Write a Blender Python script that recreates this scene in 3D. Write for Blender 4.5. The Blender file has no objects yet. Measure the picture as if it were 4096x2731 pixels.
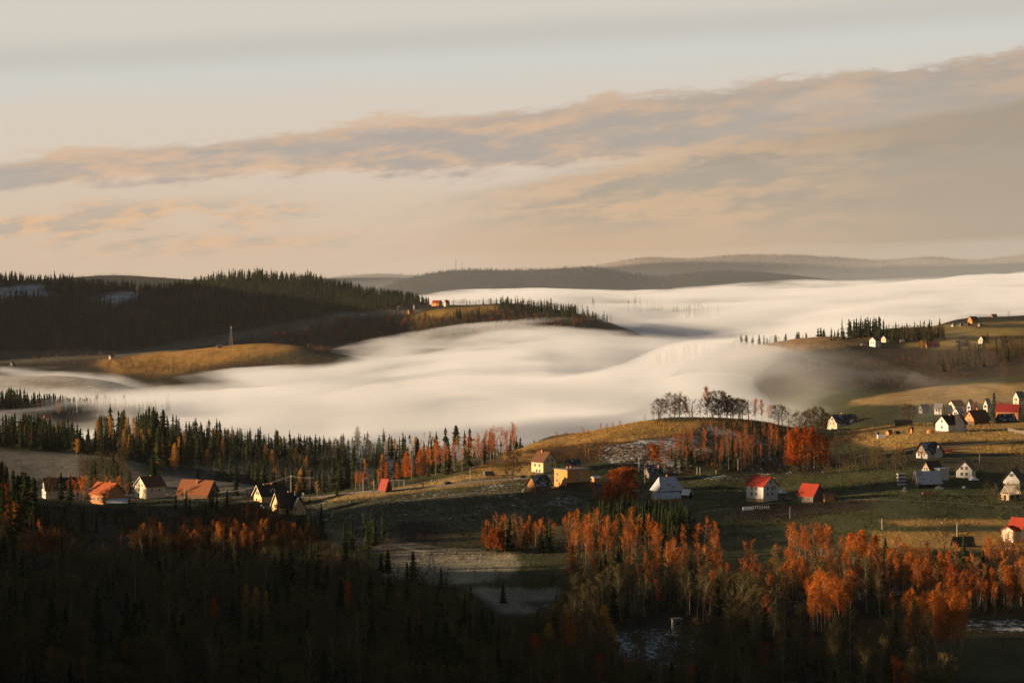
import bpy, math, random
import numpy as np

# ------------------------------------------------------------------ camera, sky, sun, exposure
S = bpy.context.scene
COL = S.collection
F = 2409.0; YH = 258.0; CX = 512.0            # focal length, horizon row and centre column for a 1024 px wide frame
cam = bpy.data.cameras.new('camera'); camo = bpy.data.objects.new('camera', cam); COL.objects.link(camo)
cam.sensor_width = 36.0; cam.lens = 36.0 * F / 1024.0
cam.shift_y = -(341.0 - YH) / 1024.0
cam.clip_start = 1.0; cam.clip_end = 60000.0
camo.location = (0, 0, 0); camo.rotation_euler = (math.radians(90), 0, 0)
S.camera = camo
S.view_settings.view_transform = 'Standard'; S.view_settings.look = 'None'; S.view_settings.gamma = 1.0
EXPO = 0.95
S.view_settings.exposure = EXPO
S.cycles.volume_bounces = 2
S.cycles.max_bounces = 8
S.cycles.transparent_max_bounces = 16
S.cycles.volume_max_steps = 256

SUN_EL = math.radians(8.0); SUN_AZ = math.radians(9.0)     # light travels to the right and a little away from the camera
sun = bpy.data.lights.new('sun', 'SUN'); suno = bpy.data.objects.new('sun', sun); COL.objects.link(suno)
sun.energy = 5.0; sun.angle = math.radians(0.5); sun.color = (1.0, 0.72, 0.46)
from mathutils import Vector, Matrix
_d = Vector((math.cos(SUN_EL) * math.cos(SUN_AZ), math.cos(SUN_EL) * math.sin(SUN_AZ), -math.sin(SUN_EL)))
suno.rotation_euler = _d.to_track_quat('-Z', 'Y').to_euler()

def lin(r, g, b):
    f = lambda c: ((c / 255.0) / 12.92 if c / 255.0 <= 0.04045 else ((c / 255.0 + 0.055) / 1.055) ** 2.4)
    return (f(r), f(g), f(b), 1.0)

class NT:                                   # small helper for node graphs
    def __init__(s, tree): s.t = tree; s.n = tree.nodes; s.l = tree.links
    def new(s, typ, **kw):
        n = s.n.new(typ)
        for k, v in kw.items(): setattr(n, k, v)
        return n
    def put(s, sock, v):
        if isinstance(v, bpy.types.NodeSocket): s.l.new(v, sock)
        else: sock.default_value = v
    def m(s, op, a, b=0.0, c=None, clamp=False):
        n = s.new('ShaderNodeMath', operation=op, use_clamp=clamp)
        s.put(n.inputs[0], a); s.put(n.inputs[1], b)
        if c is not None: s.put(n.inputs[2], c)
        return n.outputs[0]
    def mr(s, v, a, b, c=0.0, d=1.0, smooth=True):
        n = s.new('ShaderNodeMapRange', interpolation_type='SMOOTHSTEP' if smooth else 'LINEAR')
        s.put(n.inputs[0], v); s.put(n.inputs[1], a); s.put(n.inputs[2], b); s.put(n.inputs[3], c); s.put(n.inputs[4], d)
        return n.outputs[0]
    def mix(s, f, a, b, blend='MIX'):
        n = s.new('ShaderNodeMix', data_type='RGBA', blend_type=blend)
        s.put(n.inputs[0], f); s.put(n.inputs[6], a); s.put(n.inputs[7], b)
        return n.outputs[2]
    def xyz(s, x, y, z):
        n = s.new('ShaderNodeCombineXYZ'); s.put(n.inputs[0], x); s.put(n.inputs[1], y); s.put(n.inputs[2], z); return n.outputs[0]
    def noise(s, vec, scale=1.0, detail=4.0, rough=0.55, dist=0.0):
        n = s.new('ShaderNodeTexNoise'); s.put(n.inputs['Vector'], vec); s.put(n.inputs['Scale'], scale)
        s.put(n.inputs['Detail'], detail); s.put(n.inputs['Roughness'], rough); s.put(n.inputs['Distortion'], dist)
        return n.outputs['Fac']

W = bpy.data.worlds.new('World'); S.world = W; W.use_nodes = True
def build_sky():
    k = NT(W.node_tree); k.n.clear()
    out = k.new('ShaderNodeOutputWorld'); bg = k.new('ShaderNodeBackground'); k.l.new(bg.outputs[0], out.inputs[0])
    tc = k.new('ShaderNodeTexCoord'); sp = k.new('ShaderNodeSeparateXYZ'); k.l.new(tc.outputs['Generated'], sp.inputs[0])
    X, Y, Z = sp.outputs
    az = k.m('ARCTAN2', X, Y); el = k.m('ARCSINE', Z)
    sky = k.new('ShaderNodeTexSky'); sky.sky_type = 'NISHITA'; sky.sun_disc = False
    sky.sun_elevation = SUN_EL; sky.sun_rotation = math.radians(270) - SUN_AZ; sky.air_density = 1.0; sky.dust_density = 1.5; sky.altitude = 600
    up = k.mix(1.0, sky.outputs[0], (0.034, 0.034, 0.036, 1), 'MULTIPLY')
    e = lambda r, g, b: tuple(c / 2 ** EXPO for c in lin(r, g, b)[:3]) + (1.0,)
    # clear sky near the horizon: peach below, pale grey-blue above
    c = k.mix(k.mr(el, 0.0, 0.050), e(208, 184, 160), e(216, 202, 186))
    c = k.mix(k.mr(el, 0.045, 0.085), c, e(211, 205, 194))
    q = k.m('SUBTRACT', el, k.m('MULTIPLY', az, 0.106))
    n1 = k.noise(k.xyz(k.m('MULTIPLY', az, 20.0), k.m('MULTIPLY', q, 100.0), 3.1), 1.0, 7.0, 0.62, 0.25)
    n2 = k.noise(k.xyz(k.m('MULTIPLY', az, 62.0), k.m('MULTIPLY', q, 230.0), 7.7), 1.0, 6.0, 0.65, 0.1)
    n3 = k.noise(k.xyz(k.m('MULTIPLY', az, 7.0), k.m('MULTIPLY', q, 60.0), 1.3), 1.0, 3.0, 0.5, 0.2)
    # bluish clear lane and two long grey streaks high up
    q2 = k.m('SUBTRACT', el, k.m('MULTIPLY', az, 0.052))
    c = k.mix(k.m('MULTIPLY', k.mr(q2, 0.068, 0.082), k.m('MULTIPLY', k.mr(q2, 0.100, 0.084), 0.36)), c, e(201, 208, 208))
    q2n = k.m('ADD', q2, k.m('MULTIPLY', k.m('SUBTRACT', n3, 0.5), 0.006))
    st = k.m('MULTIPLY', k.mr(q2n, 0.0815, 0.0915), k.mr(q2n, 0.104, 0.0915))
    c = k.mix(k.m('MULTIPLY', st, 0.48), c, e(188, 185, 179))
    # the broad cloud bank rising to the right
    edge = k.m('ADD', k.m('MULTIPLY', k.m('SUBTRACT', n1, 0.5), 0.020), k.m('MULTIPLY', k.m('SUBTRACT', n2, 0.5), 0.014))
    qe = k.m('ADD', q, edge)
    low = k.m('SUBTRACT', 0.0365, k.m('MULTIPLY', az, 0.062))
    topm = k.mr(qe, 0.0645, 0.0590)
    band = k.m('MULTIPLY', topm, k.mr(k.m('SUBTRACT', qe, low), -0.003, 0.004))
    body = k.mix(k.mr(k.m('ADD', k.m('MULTIPLY', n1, 0.6), k.m('MULTIPLY', n2, 0.4)), 0.38, 0.58), e(216, 181, 149), e(171, 163, 155))
    body = k.mix(k.mr(q, 0.056, 0.066), body, e(212, 184, 158))
    body = k.mix(k.mr(az, -0.08, 0.2), body, k.mix(0.55, body, e(172, 160, 146)))
    c = k.mix(k.m('MULTIPLY', band, k.mr(n3, 0.25, 0.5, 0.72, 0.95)), c, body)
    # soft grey mass under it on the right, down to the horizon
    q3 = k.m('ADD', k.m('SUBTRACT', el, k.m('MULTIPLY', az, 0.16)), k.m('MULTIPLY', edge, 0.7))
    lowm = k.m('MULTIPLY', k.mr(q3, 0.0345, 0.027), k.mr(k.m('ADD', az, k.m('MULTIPLY', edge, 1.5)), -0.062, 0.03))
    lc = k.mix(k.mr(k.m('ADD', k.m('MULTIPLY', n1, 0.65), k.m('MULTIPLY', n2, 0.35)), 0.42, 0.57), e(206, 174, 140), e(163, 153, 138))
    lc = k.mix(k.mr(el, 0.022, 0.004), lc, e(196, 168, 139))
    lc = k.mix(k.mr(az, 0.05, 0.21), lc, e(162, 149, 132))
    c = k.mix(k.m('MULTIPLY', lowm, 0.85), c, lc)
    # small streaky clouds low on the left
    q4 = k.m('ADD', k.m('SUBTRACT', el, k.m('MULTIPLY', az, 0.02)), k.m('MULTIPLY', edge, 0.5))
    s1 = k.m('MULTIPLY', k.mr(q4, 0.002, 0.012), k.mr(q4, 0.031, 0.023))
    s1 = k.m('MULTIPLY', s1, k.m('MULTIPLY', k.mr(n1, 0.43, 0.56), k.mr(az, 0.0, -0.14)))
    c = k.mix(k.m('MULTIPLY', s1, 0.8), c, k.mix(k.mr(n2, 0.4, 0.6), e(226, 182, 140), e(176, 166, 152)))
    c = k.mix(k.mr(k.m('ABSOLUTE', az), 0.5, 1.2), c, k.mix(0.6, up, c))
    fin = k.mix(k.mr(el, 0.13, 0.45), c, up)
    k.l.new(fin, bg.inputs[0]); bg.inputs[1].default_value = 1.0
build_sky()

# ------------------------------------------------------------------ helpers
rng = np.random.default_rng(11)
random.seed(5)

def hash2(ix, iy, seed):
    v = np.sin(ix * 127.1 + iy * 311.7 + seed * 74.7) * 43758.5453
    return v - np.floor(v)
def vnoise(x, y, seed=0):
    x = np.asarray(x, float); y = np.asarray(y, float)
    ix = np.floor(x); iy = np.floor(y); fx = x - ix; fy = y - iy
    fx = fx * fx * (3 - 2 * fx); fy = fy * fy * (3 - 2 * fy)
    a = hash2(ix, iy, seed); b = hash2(ix + 1, iy, seed); c = hash2(ix, iy + 1, seed); d = hash2(ix + 1, iy + 1, seed)
    return (a + (b - a) * fx) * (1 - fy) + (c + (d - c) * fx) * fy
def fbm(x, y, seed=0, oct=4):
    s = 0.0; a = 0.5; t = 0.0
    for i in range(oct):
        s = s + a * vnoise(x * 2 ** i, y * 2 ** i, seed + i * 13); t += a; a *= 0.55
    return s / t - 0.5

class RBF:
    def __init__(s, pts, c=0.07):
        p = np.array(pts, float)
        s.P = s.coord(p[:, 0], p[:, 1]); s.c = c
        n = len(p); A = np.zeros((n + 3, n + 3))
        d = np.linalg.norm(s.P[:, None] - s.P[None], axis=2)
        A[:n, :n] = np.sqrt(d * d + c * c); A[:n, n] = 1; A[:n, n + 1:] = s.P
        A[n, :n] = 1; A[n + 1:, :n] = s.P.T
        s.w = np.linalg.solve(A, np.concatenate([p[:, 2], np.zeros(3)]))
    @staticmethod
    def coord(x, Y): return np.stack([(np.asarray(x, float) - CX) / 512.0, np.log(np.asarray(Y, float)) * 1.6], axis=-1)
    def __call__(s, x, Y):
        q = s.coord(x, Y); sh = q.shape[:-1]; q = q.reshape(-1, 2); out = np.empty(len(q))
        n = len(s.P)
        for i in range(0, len(q), 20000):
            b = q[i:i + 20000]; d2 = ((b[:, None] - s.P[None]) ** 2).sum(2)
            out[i:i + 20000] = np.sqrt(d2 + s.c ** 2) @ s.w[:n] + s.w[n] + b @ s.w[n + 1:]
        return out.reshape(sh)

def zy(y, Y): return -(y - YH) / F * Y
def link(o, parent=None):
    COL.objects.link(o)
    if parent is not None: o.parent = parent
    return o
def tag(o, label=None, cat=None, group=None, kind=None):
    if label: o['label'] = label
    if cat: o['category'] = cat
    if group: o['group'] = group
    if kind: o['kind'] = kind
    return o
def empty(name, loc, rz=0.0):
    o = bpy.data.objects.new(name, None); o.empty_display_size = 0.5; link(o)
    o.location = loc; o.rotation_euler = (0, 0, rz); return o
def np_mesh(name, V, Fc, mats, mi=None, smooth=False):
    V = np.asarray(V, np.float32); Fc = np.asarray(Fc, np.int32); n, k = Fc.shape
    me = bpy.data.meshes.new(name)
    me.vertices.add(len(V)); me.vertices.foreach_set('co', V.ravel())
    me.loops.add(n * k); me.loops.foreach_set('vertex_index', Fc.ravel())
    me.polygons.add(n); me.polygons.foreach_set('loop_start', np.arange(0, n * k, k, dtype=np.int32))
    for m in mats: me.materials.append(m)
    if mi is not None: me.polygons.foreach_set('material_index', np.asarray(mi, np.int32))
    if smooth: me.polygons.foreach_set('use_smooth', np.ones(n, bool))
    me.update(calc_edges=True); me.validate()
    return me
class MB:                                   # collects simple solids into one mesh
    def __init__(s): s.v = []; s.f = []
    def add(s, vs, fs):
        b = len(s.v); s.v += [tuple(v) for v in vs]; s.f += [tuple(i + b for i in f) for f in fs]; return s
    def box(s, x0, x1, y0, y1, z0, z1):
        return s.add([(x0, y0, z0), (x1, y0, z0), (x1, y1, z0), (x0, y1, z0), (x0, y0, z1), (x1, y0, z1), (x1, y1, z1), (x0, y1, z1)],
                     [(0, 3, 2, 1), (4, 5, 6, 7), (0, 1, 5, 4), (1, 2, 6, 5), (2, 3, 7, 6), (3, 0, 4, 7)])
    def prism(s, poly, a, b, axis='x'):      # extrude a polygon: axis x takes (y, z) points, axis y takes (x, z)
        n = len(poly)
        mk = (lambda t, p: (t, p[0], p[1])) if axis == 'x' else (lambda t, p: (p[0], t, p[1]))
        return s.add([mk(a, p) for p in poly] + [mk(b, p) for p in poly],
                     [tuple(range(n))[::-1], tuple(range(n, 2 * n))] + [(i, (i + 1) % n, n + (i + 1) % n, n + i) for i in range(n)])
    def bar(s, p, q, r, r2=None, n=6):
        p = Vector(p); q = Vector(q); d = (q - p).normalized(); r2 = r if r2 is None else r2
        a = d.orthogonal().normalized(); b = d.cross(a)
        ring = lambda c, rr: [tuple(c + (a * math.cos(2 * math.pi * i / n) + b * math.sin(2 * math.pi * i / n)) * rr) for i in range(n)]
        return s.add(ring(p, r) + ring(q, r2), [(i, (i + 1) % n, n + (i + 1) % n, n + i) for i in range(n)] + [tuple(range(n))[::-1], tuple(range(n, 2 * n))])
    def build(s, name, m, parent=None, loc=(0, 0, 0), rot=(0, 0, 0), smooth=False):
        me = bpy.data.meshes.new(name); me.from_pydata(s.v, [], s.f)
        for mm in (m if isinstance(m, (list, tuple)) else [m]): me.materials.append(mm)
        me.update()
        import bmesh
        bm = bmesh.new(); bm.from_mesh(me); bmesh.ops.recalc_face_normals(bm, faces=bm.faces); bm.to_mesh(me); bm.free()
        if smooth:
            for p in me.polygons: p.use_smooth = True
        o = bpy.data.objects.new(name, me); link(o, parent); o.location = loc; o.rotation_euler = rot
        return o

MATS = {}
def mat(name, col, rough=0.8, var=0.25, scale=1.5, metal=0.0, spec=0.3, col2=None, c2scale=0.6, c2cut=(0.5, 0.6), bump=0.0, stretch=None):
    if name in MATS: return MATS[name]
    m = bpy.data.materials.new(name); m.use_nodes = True; k = NT(m.node_tree); b = k.n['Principled BSDF']
    tc = k.new('ShaderNodeTexCoord'); v = tc.outputs['Object']
    if stretch:
        mp = k.new('ShaderNodeMapping'); k.l.new(v, mp.inputs[0]); mp.inputs['Scale'].default_value = stretch; v = mp.outputs[0]
    n = k.noise(v, scale, 5.0, 0.65)
    c = k.mix(k.mr(n, 0.3, 0.7), tuple(x * (1 - var) for x in col) + (1,), tuple(min(1, x * (1 + var)) for x in col) + (1,))
    if col2:
        n2 = k.noise(v, c2scale, 6.0, 0.6); c = k.mix(k.mr(n2, c2cut[0], c2cut[1]), c, tuple(col2) + (1,))
    k.l.new(c, b.inputs['Base Color']); b.inputs['Roughness'].default_value = rough; b.inputs['Metallic'].default_value = metal
    b.inputs['Specular IOR Level'].default_value = spec
    if bump:
        bp = k.new('ShaderNodeBump'); bp.inputs['Strength'].default_value = bump; k.l.new(n, bp.inputs['Height']); k.l.new(bp.outputs[0], b.inputs['Normal'])
    MATS[name] = m; return m
def volume_mat(name, density, col, g=0.0):
    m = bpy.data.materials.new(name); m.use_nodes = True; k = NT(m.node_tree); k.n.clear()
    out = k.new('ShaderNodeOutputMaterial'); v = k.new('ShaderNodeVolumePrincipled')
    v.inputs['Color'].default_value = col + (1,); v.inputs['Density'].default_value = density; v.inputs['Anisotropy'].default_value = g
    k.l.new(v.outputs[0], out.inputs['Volume']); return m
def foliage_mat(name, col, col2, trans=0.25):
    m = bpy.data.materials.new(name); m.use_nodes = True; k = NT(m.node_tree); k.n.clear()
    out = k.new('ShaderNodeOutputMaterial')
    oi = k.new('ShaderNodeObjectInfo'); at = k.new('ShaderNodeAttribute'); at.attribute_name = 'tint'
    r = k.m('FRACT', k.m('ADD', oi.outputs['Random'], at.outputs['Fac']))
    ge = k.new('ShaderNodeNewGeometry')
    n = k.noise(ge.outputs['Position'], 0.9, 2.0)
    f = k.m('ADD', k.m('MULTIPLY', r, 0.75), k.m('MULTIPLY', k.m('SUBTRACT', n, 0.5), 0.7), clamp=True)
    c = k.mix(f, col + (1,), col2 + (1,))
    d = k.new('ShaderNodeBsdfDiffuse'); k.l.new(c, d.inputs[0])
    if trans:
        t = k.new('ShaderNodeBsdfTranslucent'); k.l.new(c, t.inputs[0])
        mx = k.new('ShaderNodeMixShader'); mx.inputs[0].default_value = trans
        k.l.new(d.outputs[0], mx.inputs[1]); k.l.new(t.outputs[0], mx.inputs[2]); k.l.new(mx.outputs[0], out.inputs[0])
    else: k.l.new(d.outputs[0], out.inputs[0])
    return m

# ------------------------------------------------------------------ terrain
def cp(Y, pts): return [(x, Y, zy(y, Y)) for x, y in pts]
def cz(Y, pts): return [(x, Y, z) for x, z in pts]
T = []
T += cz(300, [(-120, -78), (300, -78), (700, -78), (1150, -78)])
T += cz(420, [(-120, -96), (300, -97), (700, -98), (1150, -97)])
T += cz(520, [(-120, -102), (100, -105), (300, -107), (512, -107), (750, -106), (1000, -106), (1150, -106)])
T += cz(620, [(-120, -99), (100, -104), (300, -106), (512, -107), (640, -105.5), (800, -106), (1000, -106), (1150, -106)])
T += cz(720, [(-120, -97), (60, -102), (250, -105), (420, -106), (560, -106), (700, -104), (850, -104), (1000, -104), (1150, -103)])
T += cz(820, [(-120, -94), (40, -100), (200, -104), (330, -105), (450, -104.5), (600, -104), (750, -102), (900, -101), (1150, -100)])
T += cz(900, [(-120, -90), (20, -96), (120, -103), (250, -106), (400, -104), (600, -101.5), (750, -100), (900, -97.5), (1150, -96)])
T += cz(1000, [(-120, -92), (20, -100), (100, -106), (250, -108), (380, -106), (500, -102), (600, -99.5), (700, -100), (800, -99), (900, -96), (1150, -92)])
T += cp(1080, [(-100, 492), (30, 499), (100, 500.5), (180, 499), (270, 503), (300, 506), (360, 494), (430, 486), (500, 479), (560, 473), (620, 472), (680, 477), (760, 478), (850, 472), (930, 463), (1024, 465), (1150, 460)])
T += cp(1130, [(255, 497), (295, 494), (330, 492), (360, 486.5), (385, 482.5), (424, 475), (450, 467.5), (475, 462), (505, 462), (540, 461), (580, 460), (640, 451), (700, 451), (760, 457), (850, 457), (930, 446), (1024, 443), (1150, 440)])
T += cp(1200, [(475, 461.5), (506, 453.5), (531, 446), (560, 443), (600, 437), (660, 434), (720, 438), (780, 446), (840, 446), (900, 435), (960, 431), (1024, 429), (1150, 425)])
T += cp(1270, [(545, 440), (573, 433.5), (608, 428), (642, 422), (670, 418.8), (697, 417.8), (730, 418.8), (757, 421.5), (780, 426), (830, 430), (900, 424.5), (960, 424), (1024, 420), (1150, 415)])
T += cz(1180, [(-100, -119), (50, -123), (150, -122), (250, -119), (330, -121)])
T += cz(1300, [(-100, -121), (50, -127), (130, -127), (200, -127), (250, -126), (330, -138), (430, -138), (500, -124)])
T += cz(1420, [(-100, -124), (60, -127), (180, -129), (240, -133), (330, -144), (430, -148), (520, -138), (600, -112), (680, -107), (760, -111), (850, -108), (930, -102), (1024, -97), (1150, -92)])
T += cp(1520, [(-80, 452), (50, 455), (120, 458), (860, 420), (940, 414), (1000, 410), (1150, 405)])
T += cz(1520, [(200, -142), (300, -152), (430, -156), (520, -150), (620, -130), (720, -124), (790, -116)])
T += cp(1720, [(-80, 433), (0, 438), (50, 444), (95, 455)])
T += cz(1850, [(130, -137), (220, -150), (300, -155), (400, -156), (480, -157), (560, -168), (680, -160), (760, -130)])
T += cp(1750, [(860, 396), (930, 389), (1024, 375), (1150, 365)])
T += cp(1870, [(830, 386), (900, 388), (960, 381), (1024, 376), (1150, 365)])
T += cz(2200, [(-100, -178), (0, -180), (200, -186), (400, -192), (600, -192), (690, -172)])
T += cp(2100, [(760, 376), (850, 360), (930, 362), (1000, 358), (1150, 345)])
T += cp(2400, [(690, 362), (735, 348), (790, 339.5), (830, 336.5), (880, 339), (930, 338), (980, 333), (1150, 320)])
T += cp(2600, [(-90, 405), (0, 408), (80, 412), (165, 416)])
T += cp(2700, [(870, 334), (960, 328), (1150, 312)])
T += cz(2700, [(260, -192), (450, -200), (640, -195), (720, -165), (780, -145), (830, -112)])
T += cz(2900, [(-90, -190), (60, -192), (200, -198)])
T += cp(3000, [(960, 321), (1000, 317.5), (1024, 316), (1150, 305)])
T += cp(3200, [(-90, 370), (0, 373.5), (60, 376), (110, 382), (160, 393)])
T += cz(3300, [(260, -196), (420, -200), (620, -205), (800, -195), (900, -160)])
T += cz(3350, [(60, -183), (130, -186)])
T += cp(3450, [(120, 376), (200, 375), (270, 377), (340, 372)])
T += cp(3620, [(-60, 362), (0, 364), (60, 362), (110, 358), (150, 354), (200, 350), (245, 346.5), (275, 345.5), (300, 347.5), (330, 353), (365, 359)])
T += cz(3620, [(430, -190), (560, -195), (700, -205)])
T += cz(3600, [(1000, -120), (1150, -100)])
T += cz(3900, [(110, -158), (200, -158), (280, -158), (380, -165)])
T += cp(3950, [(420, 341), (480, 332), (540, 328), (590, 325)])
T += cp(4100, [(-60, 354), (30, 352), (130, 349), (200, 342), (260, 334), (320, 326), (380, 318), (440, 312), (500, 312), (560, 315), (610, 323)])
T += cp(4300, [(-60, 338), (60, 338), (150, 334), (230, 326), (300, 316), (360, 310), (420, 307), (440, 305), (470, 304), (510, 303), (545, 307), (575, 313), (612, 324)])
T += cz(4600, [(520, -105), (580, -145), (650, -170)])
T += cp(4650, [(-60, 308), (60, 310), (140, 312), (220, 304), (300, 300), (370, 302), (430, 305)])
T += cp(5000, [(-60, 282), (0, 281), (60, 283), (110, 287), (150, 292), (180, 288), (215, 282), (250, 279), (300, 281.5), (340, 287), (380, 296), (420, 303)])
T += cz(5000, [(480, -150), (560, -190), (700, -210), (850, -210), (1000, -200), (1150, -190)])
T += cz(5600, [(-60, -90), (100, -95), (250, -90), (380, -150)])
T += cz(6300, [(300, -190), (450, -200), (700, -210), (900, -200), (1150, -200)])
T += cp(7300, [(380, 305), (450, 300), (560, 306), (640, 308), (720, 308), (800, 305), (900, 300)])
T += cp(8000, [(370, 293), (395, 283), (425, 275), (456, 270.5), (500, 270.5), (540, 270), (580, 267.5), (605, 269), (640, 276), (680, 275), (720, 271), (780, 274.5), (830, 280), (900, 288), (1000, 296), (1150, 300)])
T += cz(8000, [(-60, -120), (150, -120), (300, -130)])
T += cz(9000, [(-60, -110), (150, -110), (330, -110), (450, -120), (580, -130), (700, -120), (850, -120), (1000, -120), (1150, -120)])
T += cp(11200, [(640, 266), (700, 264), (780, 267), (860, 270), (930, 268), (1024, 265), (1150, 262)])
T += cp(12500, [(-60, 283), (40, 280), (75, 277.5), (100, 275.5), (150, 277), (190, 281), (260, 282), (325, 278.5), (365, 274), (410, 275), (450, 278), (560, 270), (600, 266), (635, 259.5), (660, 258.5), (690, 260), (720, 257), (760, 255), (800, 255.5), (850, 258.5), (900, 259.5), (935, 257), (975, 261), (1010, 257), (1040, 255), (1150, 258)])
T += cz(14500, [(-60, -180), (250, -180), (512, -140), (750, -120), (1000, -120), (1150, -120)])
T += cz(19000, [(-60, -250), (512, -250), (1150, -250)])
TER = RBF(T)

YS = np.concatenate([np.linspace(4, 480, 40, endpoint=False), np.linspace(480, 1340, 250, endpoint=False), np.geomspace(1340, 5200, 250, endpoint=False), np.geomspace(5200, 19000, 120)])
US = np.concatenate([np.linspace(-2600, -240, 60, endpoint=False), np.linspace(-240, 1264, 377, endpoint=False), np.linspace(1264, 3600, 50)])
UU, YY = np.meshgrid(US, YS)
XX = (UU - CX) / F * YY
def smooth(a, b, v):
    t = np.clip((v - a) / (b - a), 0, 1); return t * t * (3 - 2 * t)
SHADE_RIDGE = np.array([(0, -4), (200, -12), (330, -40), (440, -40), (590, -42), (612, -58), (645, -58), (670, -50), (735, -50), (768, -64), (784, -90), (812, -100), (846, -98), (862, -46), (885, -40), (913, -40), (922, -12), (934, -10), (946, -62), (958, -92), (985, -98), (1040, -104), (1080, -110), (1150, -118), (1400, -124), (2000, -180), (3500, -185), (3740, -170), (3860, 0), (4000, 26), (4900, 30), (5300, 0), (5800, -110), (6500, -300), (19000, -900)], float)  # unseen ridge profile, peaks and gaps set for where shade falls
def terrain(U, Yv):
    Xv = (U - CX) / F * Yv
    z = TER(np.clip(U, -118, 1148), np.maximum(Yv, 300))
    near = smooth(300, 10, Yv); z = z * (1 - near) + near * (-5.0)
    z = np.where(Yv < 300, np.minimum(z, -5 - 0.243 * Yv), z)
    # unseen hillside left of the picture, profile shaped to shade valley and far-left hill
    top = np.interp(Yv, SHADE_RIDGE[:, 0], SHADE_RIDGE[:, 1])
    w = smooth(-0.2126 * Yv - 22, -0.2126 * Yv - 190, Xv)
    z = z + np.maximum(top - z, 0) * w
    amp = np.clip(Yv / 1000.0, 0.4, 3.0)
    z = z + fbm(Xv / 70.0, Yv / 70.0, 3) * 2.2 * np.clip(Yv / 1500, 0.35, 2.0) + fbm(Xv / 420.0, Yv / 420.0, 9) * 5.0 * smooth(1500, 4000, Yv)
    return z
ZZ = terrain(UU, YY)
IY = YH - ZZ / YY * F                        # picture row of every ground node
def col_at(A, u):
    i = np.clip(np.searchsorted(US, u) - 1, 0, len(US) - 2); t = (u - US[i]) / (US[i + 1] - US[i]); return A[:, i] * (1 - t) + A[:, i + 1] * t
def gz(X, Y):                                # ground height under a point
    u = X / Y * F + CX; c = col_at(ZZ, u); return float(np.interp(Y, YS, c))
def hit(x, y, y0=470.0, y1=1e9):             # first ground point seen at picture point x, y beyond distance y0
    c = col_at(IY, x); s = np.searchsorted(YS, y0)
    idx = np.nonzero((c[s:] <= y) & (YS[s:] <= y1))[0]
    if len(idx) == 0:
        if y1 > 1e8: return None
        w = np.nonzero((YS >= y0) & (YS <= y1))[0]; i = w[np.argmin(c[w])]     # just above the crest: stand on the crest
        return ((x - CX) / F * YS[i], YS[i], gz((x - CX) / F * YS[i], YS[i])) if c[i] - y < 8 else None
    i = idx[0] + s
    if i == s: Y = YS[i]
    else:
        t = (c[i - 1] - y) / max(c[i - 1] - c[i], 1e-6); Y = YS[i - 1] + np.clip(t, 0, 1) * (YS[i] - YS[i - 1])
    X = (x - CX) / F * Y
    return X, Y, gz(X, Y)
def vis(X, Y, Z):                            # is a point clear of the ground in front of it
    u = X / Y * F + CX; iy = YH - Z / Y * F
    c = col_at(IY, u); s = np.searchsorted(YS, 470); e = np.searchsorted(YS, Y) - 1
    return e <= s or c[s:e].min() >= iy - 0.5
def inpoly(px, py, poly):
    px = np.asarray(px); py = np.asarray(py); r = np.zeros(px.shape, bool); n = len(poly)
    for i in range(n):
        x0, y0 = poly[i]; x1, y1 = poly[(i + 1) % n]
        if y0 == y1: continue
        c = ((y0 > py) != (y1 > py)) & (px < (x1 - x0) * (py - y0) / (y1 - y0) + x0); r ^= c
    return r
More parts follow.
